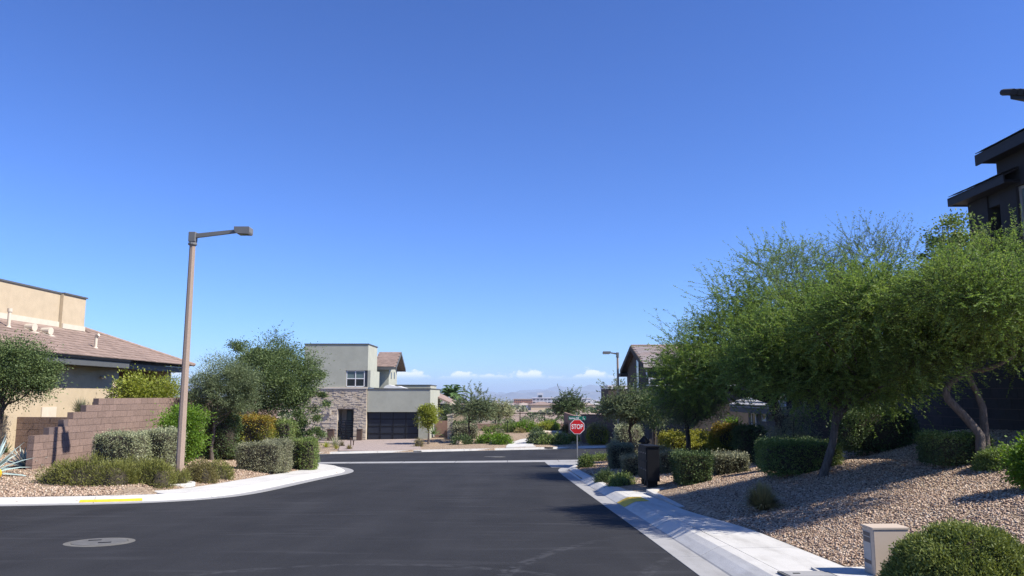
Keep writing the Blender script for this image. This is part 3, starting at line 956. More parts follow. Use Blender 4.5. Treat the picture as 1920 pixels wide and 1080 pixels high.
def mound(label, lobes, n, leaf, lm, name='shrub', cat='shrub', group=None, asp=.3, up=.5, core=.74, lumpy=1.0, tufts=14, seed=3, twig_mat=None, spread=.6):
    """A loose rounded shrub: fine leaves pointing outwards over low domes (centre at the ground, radii)."""
    rng = np.random.default_rng(seed + int(abs(lobes[0][0][0]) * 77 + lobes[0][0][1] * 13))
    base = np.array(lobes[0][0], float)
    vol = np.array([l[1][0] * l[1][1] + l[1][0] * l[1][2] for l in lobes]); ch = []
    for (c, r), w in zip(lobes, vol / vol.sum()):
        k = int(n * w)
        d = sphere_dirs(k * 2, rng); d[:, 2] = np.abs(d[:, 2]) - .12; d = d[:k]
        lump = 1 + lumpy * (.10 * np.sin(d[:, 0] * 7 + c[0]) * np.sin(d[:, 1] * 6 + c[1]) + .08 * np.sin(d[:, 2] * 9 + d[:, 0] * 5))
        if tufts:
            q = max(12, k // tufts); ow = rng.integers(0, q, k); dd = d[:q]; lq = lump[:q] * (1 - np.abs(rng.normal(0, .05, q)))
            off = rng.normal(size=(k, 3)) * leaf * .9
            P = np.array(c) + (dd * np.array(r) * lq[:, None])[ow] + off
            d = unit(dd[ow] + off / leaf * .5)
        else:
            P = np.array(c) + d * np.array(r) * (lump * (1 - np.abs(rng.normal(0, .11, k))))[:, None]
        D = d * 1.0 + np.array([0, 0, up]) + rng.normal(size=(k, 3)) * spread
        V, Fq = leaf_quads(P, D, leaf, leaf * asp, rng); ch.append((V - base, Fq, 0))
        mb = MB(); prof = [(max(.01, math.cos(t) * core), math.sin(t) * core - .02) for t in np.linspace(-.1, 1.45, 6)]
        mb.lathe((0, 0, 0), prof, 14)
        v = np.array(mb.v) * np.array(r) + np.array(c) - base
        ch += [(v, f, 1) for _, f, _ in mb_chunks(mb)]
    o = link(name, np_mesh(name, ch, [lm, twig_mat or M['twig']]), None, tuple(base))
    return tag(o, label, cat, group)
def mound_px(label, x0, x1, yt, yb, lm, n=6000, leaf=None, depth=.9, d=None, nl=3, seed=1, **kw):
    xm = (x0 + x1) / 2
    rng = np.random.default_rng(seed + int(x0))
    if d is None: d = gp(xm, yb).y
    w = (x1 - x0) / F * d
    dep = max(w * .5 * depth, .2)
    yc = d + dep
    xc = at(xm, yb, d).x * yc / d
    g = gz(xc, yc) - .03
    hgt = max(at(xm, yt, yc).z - g, .12)
    lobes = [((xc, yc, g), (w * .47, dep * .9, hgt * 1.0))]
    for k in range(nl - 1):
        fx = (k + .5) / (nl - 1) - .5 if nl > 2 else rng.uniform(-.4, .4)
        xx, yy = xc + fx * w * .75, yc + rng.uniform(-.4, .3) * dep
        lobes.append(((xx, yy, gz(xx, yy) - .03), (w * rng.uniform(.22, .3), dep * .65, hgt * rng.uniform(.78, 1.0))))
    leaf = leaf or max(.035, d * .002)
    return mound(label, lobes, n, leaf, lm, seed=seed, **kw)
def spiky(name, label, cat, base, n, length, width, lm, rng_seed=1, lo=.15, hi=1.35, curve=.1, group=None, leaf_name='leaf', z0=.05):
    """A rosette: every sword-shaped leaf is a part."""
    rng = np.random.default_rng(rng_seed)
    t = thing(name, label, cat, base, 0, group)
    for k in range(n):
        az = k * 2.39996 + rng.uniform(-.15, .15); el = lo + (hi - lo) * (k / n) ** .9
        L = length * rng.uniform(.85, 1.1); wd = width * rng.uniform(.85, 1.1)
        dr = Vector((math.cos(az) * math.cos(el), math.sin(az) * math.cos(el), math.sin(el)))
        sd = Vector((-math.sin(az), math.cos(az), 0)); up = dr.cross(sd) * -1
        v = []; f = []
        for j, tt in enumerate((0, .35, .7, 1)):
            c = dr * (L * tt) + Vector((0, 0, z0 - curve * L * tt * tt * math.cos(el)))
            w = wd * (.75, 1, .62, .03)[j]
            v += [c - sd * w / 2 + up * w * .22, c - up * w * .05, c + sd * w / 2 + up * w * .22]
        for j in range(3):
            a = j * 3; f += [(a, a + 1, a + 4, a + 3), (a + 1, a + 2, a + 5, a + 4)]
        me = bpy.data.meshes.new(leaf_name); me.from_pydata(v, [], f); me.materials.append(lm); me.update()
        link(leaf_name, me, t)
    return t
def grass_tuft(label, base, n, h, lm, seed=1, spread=.35, name='grass_tuft', cat='grass tuft', w=.008):
    rng = np.random.default_rng(seed)
    az = rng.uniform(0, 6.28, n); lean = rng.uniform(.05, 1.15, n); L = h * rng.uniform(.6, 1.15, n)
    d = np.stack([np.cos(az) * np.sin(lean), np.sin(az) * np.sin(lean), np.cos(lean)], 1)
    s = np.stack([-np.sin(az), np.cos(az), 0 * az], 1)
    b = np.stack([np.cos(az), np.sin(az), 0 * az], 1) * rng.uniform(0, .12, n)[:, None] * h
    mid = b + d * (L * .55)[:, None]; tip = b + d * L[:, None]; tip[:, 2] -= np.sin(lean) ** 2 * L * .35
    V = np.stack([b - s * w, b + s * w, mid + s * w * .8, mid - s * w * .8, tip], 1).reshape(-1, 3)
    k = (np.arange(n) * 5)[:, None]
    o = link(name, np_mesh(name, [(V, k + np.array([0, 1, 2, 3]), 0), (V, k + np.array([3, 2, 4]), 0)], [lm]), None, base)
    return tag(o, label, cat)

LM = {}
LM['mesquite'] = leaf_mat('mesquite_leaf', [(.044, .074, .019), (.069, .108, .027), (.097, .137, .034), (.125, .158, .047)], .46, boost=2.3)
LM['mesquite_blue'] = leaf_mat('mesquite_blue_leaf', [(.045, .072, .036), (.068, .10, .052), (.09, .125, .068)], .45, boost=2.3)
LM['olive'] = leaf_mat('olive_leaf', [(.040, .055, .024), (.075, .095, .042), (.13, .15, .075)], .2)
LM['oak'] = leaf_mat('oak_leaf', [(.028, .045, .016), (.06, .085, .028), (.10, .125, .045)], .2)
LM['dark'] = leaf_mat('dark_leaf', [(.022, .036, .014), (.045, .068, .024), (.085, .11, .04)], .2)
LM['bright'] = leaf_mat('bright_leaf', [(.040, .078, .010), (.072, .128, .016), (.115, .17, .026)], .35)
LM['lime'] = leaf_mat('lime_leaf', [(.075, .095, .012), (.14, .16, .025), (.22, .23, .055)], .35)
LM['sage'] = leaf_mat('sage_leaf', [(.085, .095, .050), (.15, .16, .085), (.23, .235, .14)], .2)
LM['grey'] = leaf_mat('grey_leaf', [(.075, .078, .045), (.12, .122, .070), (.18, .175, .11)], .2)
LM['rosemary'] = leaf_mat('rosemary_leaf', [(.050, .055, .013), (.092, .096, .023), (.14, .138, .036)], .2)
LM['brown'] = leaf_mat('brown_green_leaf', [(.05, .042, .016), (.085, .075, .025), (.12, .105, .04)], .2)
LM['photinia'] = leaf_mat('photinia_leaf', [(.05, .065, .012), (.10, .11, .018), (.17, .145, .026)], .3)
LM['orange'] = leaf_mat('orange_leaf', [(.085, .08, .014), (.15, .115, .02), (.215, .12, .022)], .3)
LM['yellow'] = leaf_mat('yellow_green_leaf', [(.075, .08, .012), (.14, .14, .02), (.21, .195, .035)], .3)
LM['pale'] = leaf_mat('pale_green_leaf', [(.10, .11, .055), (.17, .18, .09), (.24, .24, .14)], .3)
LM['agave'] = leaf_mat('agave_leaf', [(.13, .17, .15), (.20, .25, .225), (.27, .32, .28)], .1)
LM['palm'] = leaf_mat('palm_leaf', [(.04, .075, .022), (.07, .12, .035), (.10, .15, .05)], .25)
LM['straw'] = leaf_mat('straw_leaf', [(.10, .085, .035), (.15, .13, .055), (.2, .17, .08)], .3)
LM['privet'] = leaf_mat('privet_leaf', [(.035, .055, .015), (.085, .12, .03), (.17, .19, .07)], .25)
LM['oakbright'] = leaf_mat('juniper_leaf', [(.042, .056, .014), (.088, .108, .026), (.145, .16, .046)], .25)

# ------------------------------------------------------------------ buildings and walls
M['beige'] = mat('beige_stucco', (0.50, 0.40, 0.265), .92, .07, 2.5, .35, 70)
M['greige'] = mat('grey_green_stucco', (0.39, 0.39, 0.31), .92, .08, 1.2, .3, 60)
M['brownwall'] = mat('brown_stucco', (0.27, 0.165, 0.125), .92, .1, 2, .3, 60)
M['fascia'] = mat('fascia_paint', (0.10, 0.103, 0.10), .6, .08, 3)
M['cream'] = mat('cream_trim', (0.60, 0.52, 0.40), .85, .06, 4)
M['tile'] = mat('roof_tile', (0.265, 0.19, 0.148), .9, .16, 5, .3, 60, obj_var=.14)
M['tile_far'] = mat('far_roof_tile', (0.265, 0.19, 0.152), .9, .25, 1.4, .3, 40)
M['tile_white'] = mat('pale_roof_tile', (0.42, 0.40, 0.37), .85, .12, 4, .2, 50)
M['tile_dark'] = mat('dark_roof_tile', (0.030, 0.029, 0.030), .85, .12, 4, .2, 50, obj_var=.2)
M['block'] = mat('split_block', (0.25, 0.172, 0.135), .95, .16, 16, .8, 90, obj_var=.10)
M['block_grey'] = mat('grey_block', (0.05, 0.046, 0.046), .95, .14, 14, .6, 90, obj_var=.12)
M['mortar'] = mat('mortar', (0.14, 0.105, 0.095), .95, .1, 20)
M['house_dark'] = mat('charcoal_stucco', (0.032, 0.032, 0.035), .92, .08, 2, .3, 60)
M['eave_dark'] = mat('black_eave_paint', (0.018, 0.018, 0.020), .6, .1, 4)
M['house_brown'] = mat('umber_stucco', (0.082, 0.066, 0.052), .92, .08, 2, .3, 60)
M['house_grey'] = mat('grey_stucco', (0.13, 0.125, 0.12), .92, .06, 2, .3, 60)
M['white'] = mat('white_paint', (0.72, 0.71, 0.68), .6, .04, 3)
M['glass'] = mat('window_glass', (0.02, 0.028, 0.03), .12, .1, 2, spec=.4)
M['glass_blind'] = mat('window_glass_with_blind', (0.13, 0.18, 0.17), .2, .08, 2, spec=.3)
M['stone'] = mat('ledge_stone', (0.47, 0.385, 0.275), .92, .3, 1.6, .5, 30, col2=(0.64, 0.55, 0.43))
M['bronze'] = mat('bronze_planter', (0.085, 0.055, 0.04), .6, .1, 5)
M['garage_frame'] = mat('garage_frame', (0.010, 0.011, 0.013), .5, .1, 5)
M['garage_pane'] = mat('garage_pane', (0.026, 0.031, 0.042), .35, .1, 3, spec=.3)
M['pole'] = mat('pole_concrete', (0.355, 0.265, 0.20), .85, .16, 40, .25, 120)
M['lamp'] = mat('lamp_housing', (0.17, 0.165, 0.155), .55, .06, 6)
M['steel'] = mat('galvanised_steel', (0.36, 0.35, 0.33), .5, .1, 9, metal=.4)
M['red'] = mat('stop_red', (0.56, 0.012, 0.016), .45, .04, 3)
M['sign_green'] = mat('street_sign_green', (0.005, 0.13, 0.085), .45, .04, 3)
M['sign_white'] = mat('sign_white', (0.80, 0.79, 0.76), .5, .02, 3)
M['cabinet'] = mat('cabinet_tan', (0.56, 0.45, 0.335), .55, .04, 3)
M['label_pale'] = mat('label_print', (0.42, 0.40, 0.36), .6, .04, 3)
M['label_dark'] = mat('label_dark', (0.12, 0.10, 0.09), .6, .1, 20)
M['rock'] = mat('boulder', (0.42, 0.32, 0.21), .95, .25, 3, .8, 9)

def block_wall(name, label, A, B, z0, courses, top_at, bm, L=.4064, Hh=.2032, T=.19, limit=300, keep=None, cap=False, group=None):
    """Running-bond wall from A to B; top_at(s) gives the number of courses at distance s along it."""
    A, B = Vector((A[0], A[1])), Vector((B[0], B[1]))
    ln = (B - A).length; dr = (B - A) / ln; ang = math.atan2(dr.y, dr.x)
    t = thing(name, label, 'wall', (A.x, A.y, z0), ang, group)
    g = .009
    mesh = {}
    def blk(l):
        k = round(l, 3)
        if k not in mesh:
            mb = MB(); mb.box((0, 0, 0), (l - g, T, Hh - g)); mesh[k] = mb.mesh('block', bm)
        return mesh[k]
    cells = []
    for c in range(courses):
        s = 0.0 if c % 2 == 0 else -L / 2
        while s < ln - .02:
            a, b = max(s, 0), min(s + L, ln)
            if b - a > .05 and c < top_at((a + b) / 2): cells.append((a, b, c))
            s += L
    cells.sort(key=(lambda q: 0 if keep is None else -keep(q[0], q[2])))
    rest = MB()
    rng = random.Random(3)
    for i, (a, b, c) in enumerate(cells):
        off = rng.uniform(-.003, .003)
        p = ((a + b) / 2, off, (c + .5) * Hh)
        if i < limit:
            link('block', blk(b - a), t, p)
        else: rest.box(p, (b - a - g, T, Hh - g))
    if rest.v: tag(rest.build('block', bm, t), kind='stuff')
    mb = MB()
    s = 0.0; step = L / 2
    while s < ln - .01:
        e = min(s + step, ln); n = top_at((s + e) / 2)
        mb.span((s + (.02 if s == 0 else 0), -T / 2 + .012, -.5), (e - (.02 if e >= ln else 0), T / 2 - .012, n * Hh - .012)); s = e
    mb.build('mortar', M['mortar'], t)
    return t
def tiled(parent, origin, u, v, nu, nv, tw, tl, mt, limit=300, keep=None, mask=None, thick=.03, name='tile', proud=.022, stagger=True):
    """Rows of tiles on a slope: origin at the eave, u along it, v up the slope (unit vectors)."""
    u, v, o = Vector(u).normalized(), Vector(v).normalized(), Vector(origin)
    n = u.cross(v)
    if n.z < 0: n = -n
    mb = MB()
    vv = (v * tl * 1.12 - n * proud)
    hu, hv = u * (tw - .006) / 2, vv / 2
    P = [(-1, -1), (1, -1), (1, 1), (-1, 1)]
    a = [hu * x + hv * y - n * thick / 2 for x, y in P]; b = [hu * x + hv * y + n * thick / 2 for x, y in P]
    mb.hull_pts(a, b)
    me = mb.mesh(name, mt)
    cells = [(i, j) for j in range(nv) for i in range(nu) if mask is None or mask((i + .5) * tw, (j + .5) * tl)]
    if keep: cells.sort(key=lambda c: -keep((c[0] + .5) * tw, (c[1] + .5) * tl))
    rest = MB(); rng = random.Random(1)
    for k, (i, j) in enumerate(cells):
        p = o + u * ((i + .5 + (.5 * (j % 2) if stagger else 0)) * tw) + v * ((j + .5) * tl) + n * (proud * .5 + thick * .5 + rng.uniform(-.004, .006))
        if k < limit: link(name, me, parent, p)
        else: rest.hull_pts([q + p for q in a], [q + p for q in b])
    if rest.v: tag(rest.build(name, mt, parent), kind='stuff')

# --- beige house behind the left wall
def beige_house():
    X0 = -17.22
    t = thing('house', 'beige stucco house with pink tan tile roof behind the brown block wall', 'house', (X0, 30, -1))
    def W(m, name, mm, **k): m.v = [(p[0] - X0, p[1] - 30, p[2] + 1) for p in m.v]; return m.build(name, mm, t, **k)
    m = MB(); m.span((X0, 20.5, -1.6), (-26, 33.9, 2.72)); W(m, 'wall', M['beige'])
    m = MB(); m.span((X0 - 3.2, 33.91, -1.6), (-26, 39.5, 2.72)); W(m, 'wall', M['brownwall'])
    m = MB(); m.span((X0 - .5, 39.0, -1.6), (X0 - 3.19, 39.4, 2.72)); W(m, 'wall', M['brownwall'])
    m = MB(); m.span((X0 - .1, 38.7, -1.6), (X0 - .6, 39.3, 2.72)); W(m, 'post', M['beige'])
    m = MB(); m.span((X0 + .004, 25.2, -1), (X0 + .9, 25.75, .95)); W(m, 'side_wall', M['beige'])
    # eaves: fascia board, black gutter line and soffit, in two runs with a jog
    for (x, y0, y1) in ((-16.40, 20, 33.1), (-16.72, 33.11, 39.9)):
        m = MB(); m.span((x - .05, y0, 2.72), (x, y1, 2.96)); W(m, 'fascia', M['fascia'])
        m = MB(); m.span((x - .06, y0, 2.97), (x + .06, y1, 3.07)); W(m, 'gutter', M['dark'])
        m = MB(); m.span((-25, y0, 2.73), (x - .06, y1 - .02, 2.80)); W(m, 'soffit', M['fascia'])
    # hipped slope of tiles
    pitch = math.atan(5 / 12); v = (-math.cos(pitch), 0, math.sin(pitch)); E = -16.40
    m = MB()
    def rz(x): return 3.06 + (E - x) * 5 / 12
    xr = -22.4
    yb = 39.95
    m.add([(E, 18, rz(E)), (E, yb, rz(E)), (xr, yb - (E - xr), rz(xr)), (xr, 18, rz(xr)), (-28.5, yb, rz(E)), (-28.5, 18, rz(E))],
          [(0, 1, 2, 3), (3, 2, 4, 5), (1, 4, 2)])
    rf = W(m, 'roof', M['tile'])
    def mask(a, b):
        y = 19 + a; x = E - b * math.cos(pitch)
        return y < yb - (E - x) - .1 and not (x < -19.7 and y < 35.7)
    tiled(rf, (E - X0, 19 - 30, rz(E) + 1 + .01), (0, 1, 0), v, 62, 19, .336, .345, M['tile'], 300, mask=mask,
          keep=lambda a, b: (1 if a > 7.2 else 0) * 10 - abs(a - 12) * .3 - b * .05)
    m = MB()
    m.tube([(E, yb, rz(E) + .07), (xr, yb - (E - xr), rz(xr) + .07)], .085, 8); W(m, 'ridge_cap', M['tile'])
    # parapet block
    m = MB(); m.span((-20.0, 24, 2.9), (-27, 33.78, 6.02)); W(m, 'parapet_block', M['beige'])
    m = MB(); m.span((-19.86, 33.8, 2.9), (-27, 35.6, 6.02)); W(m, 'parapet_block', M['beige'])
    m = MB(); m.span((-19.95, 23.9, 6.022), (-27.1, 33.8, 6.09)); m.span((-19.80, 33.802, 6.022), (-27.1, 35.66, 6.09)); W(m, 'coping', M['fascia'])
    m = MB(); m.span((-19.99, 24, 4.55), (-19.955, 33.79, 4.78)); m.span((-19.85, 33.82, 4.5), (-19.80, 35.6, 4.72)); W(m, 'flashing', M['cream'])
    # vents on the slope
    def pipe(px, py0, d, h, cap):
        x, y = px * d, d
        z = rz(x)
        m = MB(); m.tube([(x, y, z - .1), (x, y, z + h)], .06, 10); m.lathe((x, y, z + .0), [(.11, -.06), (.075, .09)], 10)
        o = W(m, 'vent_pipe', M['cream'])
        m = MB()
        if cap: m.tube([(x, y, z + h), (x, y, z + h + .13)], .085, 10)
        else: m.tube([(x, y, z + h - .01), (x + .03, y - .01, z + h + .07), (x + .12, y - .02, z + h + .10)], .07, 10)
        m.v = [(p[0] - X0, p[1] - 30, p[2] + 1) for p in m.v]; m.build('cap', M['cream'], o)
    pipe((13.5 - 960) / F, 600, 28.6, .62, True)
    pipe((180 - 960) / F, 650, 32.2, .50, False)
    for px, d in ((88, 30.6), (57, 29.9)):
        x = (px - 960) / F * d; z = rz(x)
        m = MB(); m.tube([(x - .22, d, z + .19), (x + .16, d - .05, z + .17)], [.12, .15], 12); m.box((x, d, z + .04), (.5, .4, .05), ry=math.atan(5 / 12)); W(m, 'roof_vent', M['cream'])
    # meter door, wall light
    m = MB(); m.span((X0, 28.45, -.7), (X0 + .05, 29.35, 1.15)); o = W(m, 'utility_door', M['cream'])
    m = MB(); m.span((X0 + .051, 28.95, .28), (X0 + .09, 29.02, .5)); m.span((X0 + .051, 29.12, .38), (X0 + .085, 29.18, .52)); m.v = [(p[0] - X0, p[1] - 30, p[2] + 1) for p in m.v]; m.build('latch', M['dark'], o)
    m = MB(); m.tube([(X0, 32.4, 2.3), (X0 + .1, 32.35, 2.36)], .03, 6); m.tube([(X0 + .09, 32.3, 2.36), (X0 + .2, 32.2, 2.28)], .05, 8); m.tube([(X0 + .09, 32.42, 2.36), (X0 + .2, 32.5, 2.28)], .05, 8); W(m, 'flood_light', M['cream'])
beige_house()

def left_walls():
    A = (-13.34, 21.7); B = (-12.05, 39.6)
    steps = [.65, 1.22, 1.78, 2.32, 2.85]
    def top(s): return 6 + sum(s > q for q in steps)
    block_wall('block_wall', 'stepped brown concrete block wall running back beside the left shrubs', A, B, -.745, 11, top, M['block'],
               keep=lambda s, c: -s)
    Cc = (-16.9, 25.9); D = (-13.16, 25.3)
    block_wall('block_wall', 'short brown block return wall joining the stepped wall to the beige house', Cc, D, -.75, 8, lambda s: 8 - (s > 3.3) * 0, M['block'])
    block_wall('block_wall', 'small brown block wall piece with a shrub on top behind the stepped wall', (-15.0, 27.9), (-13.02, 27.7), -.35, 8, lambda s: 8, M['block'])
left_walls()

# --- grey-green house across the junction
def modern_house():
    Y = 68.0
    O = Vector((-12.7, Y, -2.36))
    t = thing('house', 'grey green flat roofed modern house with stone entry and black glazed garage door', 'house', O)
    def W(m, name, mm, p=None): m.v = [(q[0] - O.x, q[1] - O.y, q[2] - O.z) for q in m.v]; return m.build(name, mm, p or t)
    def X(px, d): return (px - 960) / F * d
    def Z(py, d): return at(960, py, d).z
    xl, xc, xg1, xr = X(572, Y), X(691, Y), X(787, Y), X(808, Y)
    zt, zg, zo, zb = Z(646, Y), Z(729.5, Y), Z(772.5, Y), -2.6
    # upper block over the stone base (window openings are set-in boxes)
    zs = Z(726.5, Y)
    wx0, wx1, wz0, wz1 = X(650, Y), X(684.5, Y), Z(725.5, Y), Z(694.5, Y)
    m = MB()
    m.span((xl, Y, wz1), (xc, Y + 4.6, zt)); m.span((xl, Y, zs), (wx0, Y + 4.6, wz1)); m.span((wx1 + .55, Y, zs), (xc, Y + 4.6, wz1))
    m.span((wx0 + .001, Y + .16, zs), (wx1 + .549, Y + 4.59, wz1)); m.span((wx0, Y + .001, zs), (wx1 + .55, Y + .17, wz0))
    W(m, 'upper_wall', M['greige'])
    m = MB(); m.span((xl - .06, Y - .05, zt + .002), (xc + .06, Y + 4.7, zt + .09)); W(m, 'coping', M['fascia'])
    m = MB(); m.span((xl, Y - .12, zs - .1), (xc + .03, Y - .002, zs + .03)); W(m, 'ledge', M['cream'])
    # window
    def window(x0, x1, z0, z1, y, nx, nz, blind=True, fr='white'):
        m = MB(); w = .07
        for i in range(nx + 1):
            xx = x0 + (x1 - x0) * i / nx; m.span((xx - w / 2, y - .06, z0), (xx + w / 2, y, z1))
        for j in range(nz + 1):
            zz = z0 + (z1 - z0) * j / nz
            for i in range(nx):
                a = x0 + (x1 - x0) * i / nx + w / 2; b = x0 + (x1 - x0) * (i + 1) / nx - w / 2
                m.span((a, y - .055, zz - w / 2), (b, y - .002, zz + w / 2))
        f = W(m, 'window', M[fr])
        for i in range(nx):
            for j in range(nz):
                m = MB(); a = x0 + (x1 - x0) * i / nx; b = x0 + (x1 - x0) * (i + 1) / nx; c = z0 + (z1 - z0) * j / nz; d = z0 + (z1 - z0) * (j + 1) / nz
                m.span((a + .03, y - .028, c + .03), (b - .03, y - .012, d - .03)); W(m, 'pane', M['glass_blind' if blind and j == nz - 1 else 'glass'], f)
    window(wx0 + .08, wx1, wz0 + .05, wz1 - .04, Y + .14, 2, 2)
    m = MB(); m.span((wx1 + .05, Y + .10, wz0), (wx1 + .5, Y + .15, wz1)); W(m, 'shutter', M['fascia'])
    # small square window on the left, recessed look through a proud frame
    x0, x1, z0, z1 = X(592, Y), X(603.5, Y), Z(706, Y), Z(694, Y)
    m = MB(); m.span((x0, Y - .03, z0), (x1, Y + .02, z1)); f = W(m, 'window', M['fascia'])
    m = MB(); m.span((x0 + .06, Y - .036, z0 + .05), (x1 - .14, Y - .031, z1 - .05)); W(m, 'pane', M['glass_blind'], f)
    # slot window on the right flank
    m = MB(); m.span((xc - .01, Y + 3.1, Z(708, Y)), (xc + .02, Y + 3.45, Z(696, Y))); f = W(m, 'window', M['fascia'])
    m = MB(); m.span((xc + .021, Y + 3.15, Z(707.5, Y)), (xc + .025, Y + 3.4, Z(696.5, Y))); W(m, 'pane', M['glass'], f)
    # stone base with entry opening and a niche
    ex0, ex1, ez1 = X(637.5, Y), X(667, Y), Z(767, Y)
    nx0, nx1 = X(600, Y), X(609, Y)
    m = MB()
    m.span((xl - .6, Y + .02, zb), (ex0, Y + 4.4, zs - .11)); m.span((ex1, Y + .02, zb), (xc - .02, Y + 4.4, zs - .11)); m.span((ex0 + .001, Y + .02, ez1), (ex1 - .001, Y + 4.4, zs - .11))
    m.span((ex0 + .001, Y + 1.6, zb), (ex1 - .001, Y + 4.4, ez1 - .001))
    W(m, 'base_wall', M['stone'])
    m = MB(); rng = random.Random(8)
    z = zb
    while z < zs - .14:
        h = rng.choice([.08, .10, .12, .15]); z1 = min(z + h, zs - .12); x = xl - .6
        while x < xc - .05:
            w = rng.uniform(.16, .46); xe = min(x + w, xc - .02)
            if xc - .02 - xe < .12: xe = xc - .02
            for (a, b) in [(x, xe)]:
                segs = [(a, b)]
                if z1 > zb and z < ez1 - .02:
                    segs = []
                    if a < ex0: segs.append((a, min(b, ex0)))
                    if b > ex1: segs.append((max(a, ex1), b))
                for (p, q) in segs:
                    if q - p < .04: continue
                    if nx0 < (p + q) / 2 < nx1 and z < Z(774, Y): dep = -.01
                    else: dep = rng.uniform(.02, .08)
                    zz = rng.uniform(-.01, .01)
                    m.box(((p + q) / 2, Y + .02 - dep / 2 + .02, (z + z1) / 2 + zz), (q - p - .015, dep + .04, z1 - z - .012), ry=rng.uniform(-.02, .02))
            x = xe
        z = z1
    tag(W(m, 'stone', M['stone']), kind='stuff')
    m = MB(); m.span((nx0, Y - .16, Z(776, Y)), (nx1 - .1, Y - .1, Z(774, Y))); W(m, 'lintel', M['cream'])
    # sconce
    m = MB(); m.span((X(623.5, Y), Y - .25, Z(777, Y)), (X(626, Y), Y - .1, Z(768.5, Y))); W(m, 'wall_light', M['cream'])
    # entry: glazed door behind a gate of flat bars
    m = MB(); m.span((ex0 + .45, Y + 1.52, zb), (ex1 - .25, Y + 1.59, ez1 - .1)); d = W(m, 'door', M['fascia'])
    m = MB(); m.span((ex0 + .52, Y + 1.48, zb + .3), (ex1 - .5, Y + 1.51, ez1 - .2)); W(m, 'pane', M['glass_blind'], d)
    m = MB(); m.span((ex0, Y + .1, Z(789.5, Y)), (ex1, Y + .16, Z(788.2, Y)))
    for xx in (ex0 + .03, (ex0 + ex1) / 2, ex1 - .04): m.span((xx - .03, Y + .1, -2.4), (xx + .03, Y + .159, Z(790, Y)))
    g = W(m, 'gate', M['garage_frame'])
    for k in range(7):
        z = -2.15 + k * .21; m = MB(); m.span((ex0 + .06, Y + .07, z), (ex1 - .07, Y + .099, z + .11)); W(m, 'slat', M['garage_frame'], g)
    # garage block
    m = MB()
    m.span((xc + .005, Y + .1, zo), (xr, Y + 9, zg)); m.span((xg1, Y + .1, zb), (xr, Y + 9, zo - .001)); m.span((xc + .006, Y + .6, zb), (xg1 - .001, Y + 9, zo - .001))
    W(m, 'garage_wall', M['greige'])
    m = MB(); m.span((xc + .005, Y + .04, zg + .002), (xr + .06, Y + 9.1, zg + .07)); W(m, 'coping', M['fascia'])
    gx0, gx1 = xc + .03, xg1 - .02
    m = MB(); w = .085
    for i in range(5):
        xx = gx0 + (gx1 - gx0) * i / 4; m.span((xx - w / 2 + (w / 2 if i == 0 else 0), Y + .40, -2.42), (xx + w / 2 - (w / 2 if i == 4 else 0), Y + .50, zo - .01))
    for j in range(5):
        zz = -2.38 + (zo + .0 - -2.38) * j / 4
        for i in range(4):
            a = gx0 + (gx1 - gx0) * i / 4 + w / 2; b = gx0 + (gx1 - gx0) * (i + 1) / 4 - w / 2; m.span((a, Y + .405, zz - w / 2), (b, Y + .495, min(zz + w / 2, zo - .012)))
    g = W(m, 'garage_door', M['garage_frame'])
    for i in range(4):
        for j in range(4):
            a = gx0 + (gx1 - gx0) * i / 4; b = gx0 + (gx1 - gx0) * (i + 1) / 4; c = -2.38 + (zo + 2.38) * j / 4; d = -2.38 + (zo + 2.38) * (j + 1) / 4
            m = MB(); m.span((a + .03, Y + .44, c + .03), (b - .03, Y + .47, d - .03)); W(m, 'pane', M['garage_pane'], g)
    # gabled rear volume
    Yb = 74.0
    gx, gr = xc - .5, X(730.5, Yb); ze = Z(684.5, Yb); zr = Z(663, Yb + 2.6)
    m = MB(); m.span((gx, Yb, zb), (gr, Yb + 5.2, ze))
    m.hull_pts([(gr, Yb, ze + .001), (gr, Yb + 5.2, ze + .001), (gr, Yb + 2.6, zr - .12)], [(gx, Yb, ze + .001), (gx, Yb + 5.2, ze + .001), (gx, Yb + 2.6, zr - .12)]); W(m, 'gable_wall', M['greige'])
    for s in (0, 1):
        y0 = Yb - .75 if s == 0 else Yb + 5.95
        sl = (zr - ze) / 2.6; z0 = zr - sl * 3.35
        a = [(gx, y0, z0), (gx, Yb + 2.6, zr), (gx, Yb + 2.6, zr + .16), (gx, y0, z0 + .16)]
        m = MB(); m.hull_pts(a, [(gr + .75, p[1], p[2]) for p in a]); rf = W(m, 'roof', M['tile_far'])
        m = MB(); a = [(gr + .755, y0, z0 - .12), (gr + .755, Yb + 2.6, zr - .12), (gr + .755, Yb + 2.6, zr + .18), (gr + .755, y0, z0 + .18)]
        m.hull_pts(a, [(gr + .80, p[1], p[2]) for p in a]); W(m, 'barge_board', M['fascia'], rf)
        m = MB(); m.span((gx, y0 - .05 * (1 - 2 * s), z0 - .1), (gr + .75, y0, z0 + .14)); W(m, 'fascia', M['fascia'], rf)
        if s == 0:
            v = Vector((0, 3.35, sl * 3.35)).normalized(); L = math.hypot(3.35, sl * 3.35)
            tiled(rf, (gx - O.x, y0 - O.y, z0 + .165 - O.z), (1, 0, 0), v, int((gr + .75 - gx) / .336), int(L / .36), .336, .36, M['tile_far'], 0)
    for yy in (1.2, 3.2):
        m = MB(); m.span((gr, Yb + yy, Z(710, Yb + yy)), (gr + .03, Yb + yy + .45, Z(698, Yb + yy))); f = W(m, 'window', M['fascia'])
        m = MB(); m.span((gr + .031, Yb + yy + .05, Z(709.4, Yb + yy)), (gr + .036, Yb + yy + .4, Z(698.6, Yb + yy))); W(m, 'pane', M['glass'], f)
    # rear parapet and white deck cover
    m = MB(); m.span((X(744, 78), 78, zb), (X(808.5, 78), 84, Z(722.5, 78))); W(m, 'parapet_block', M['greige'])
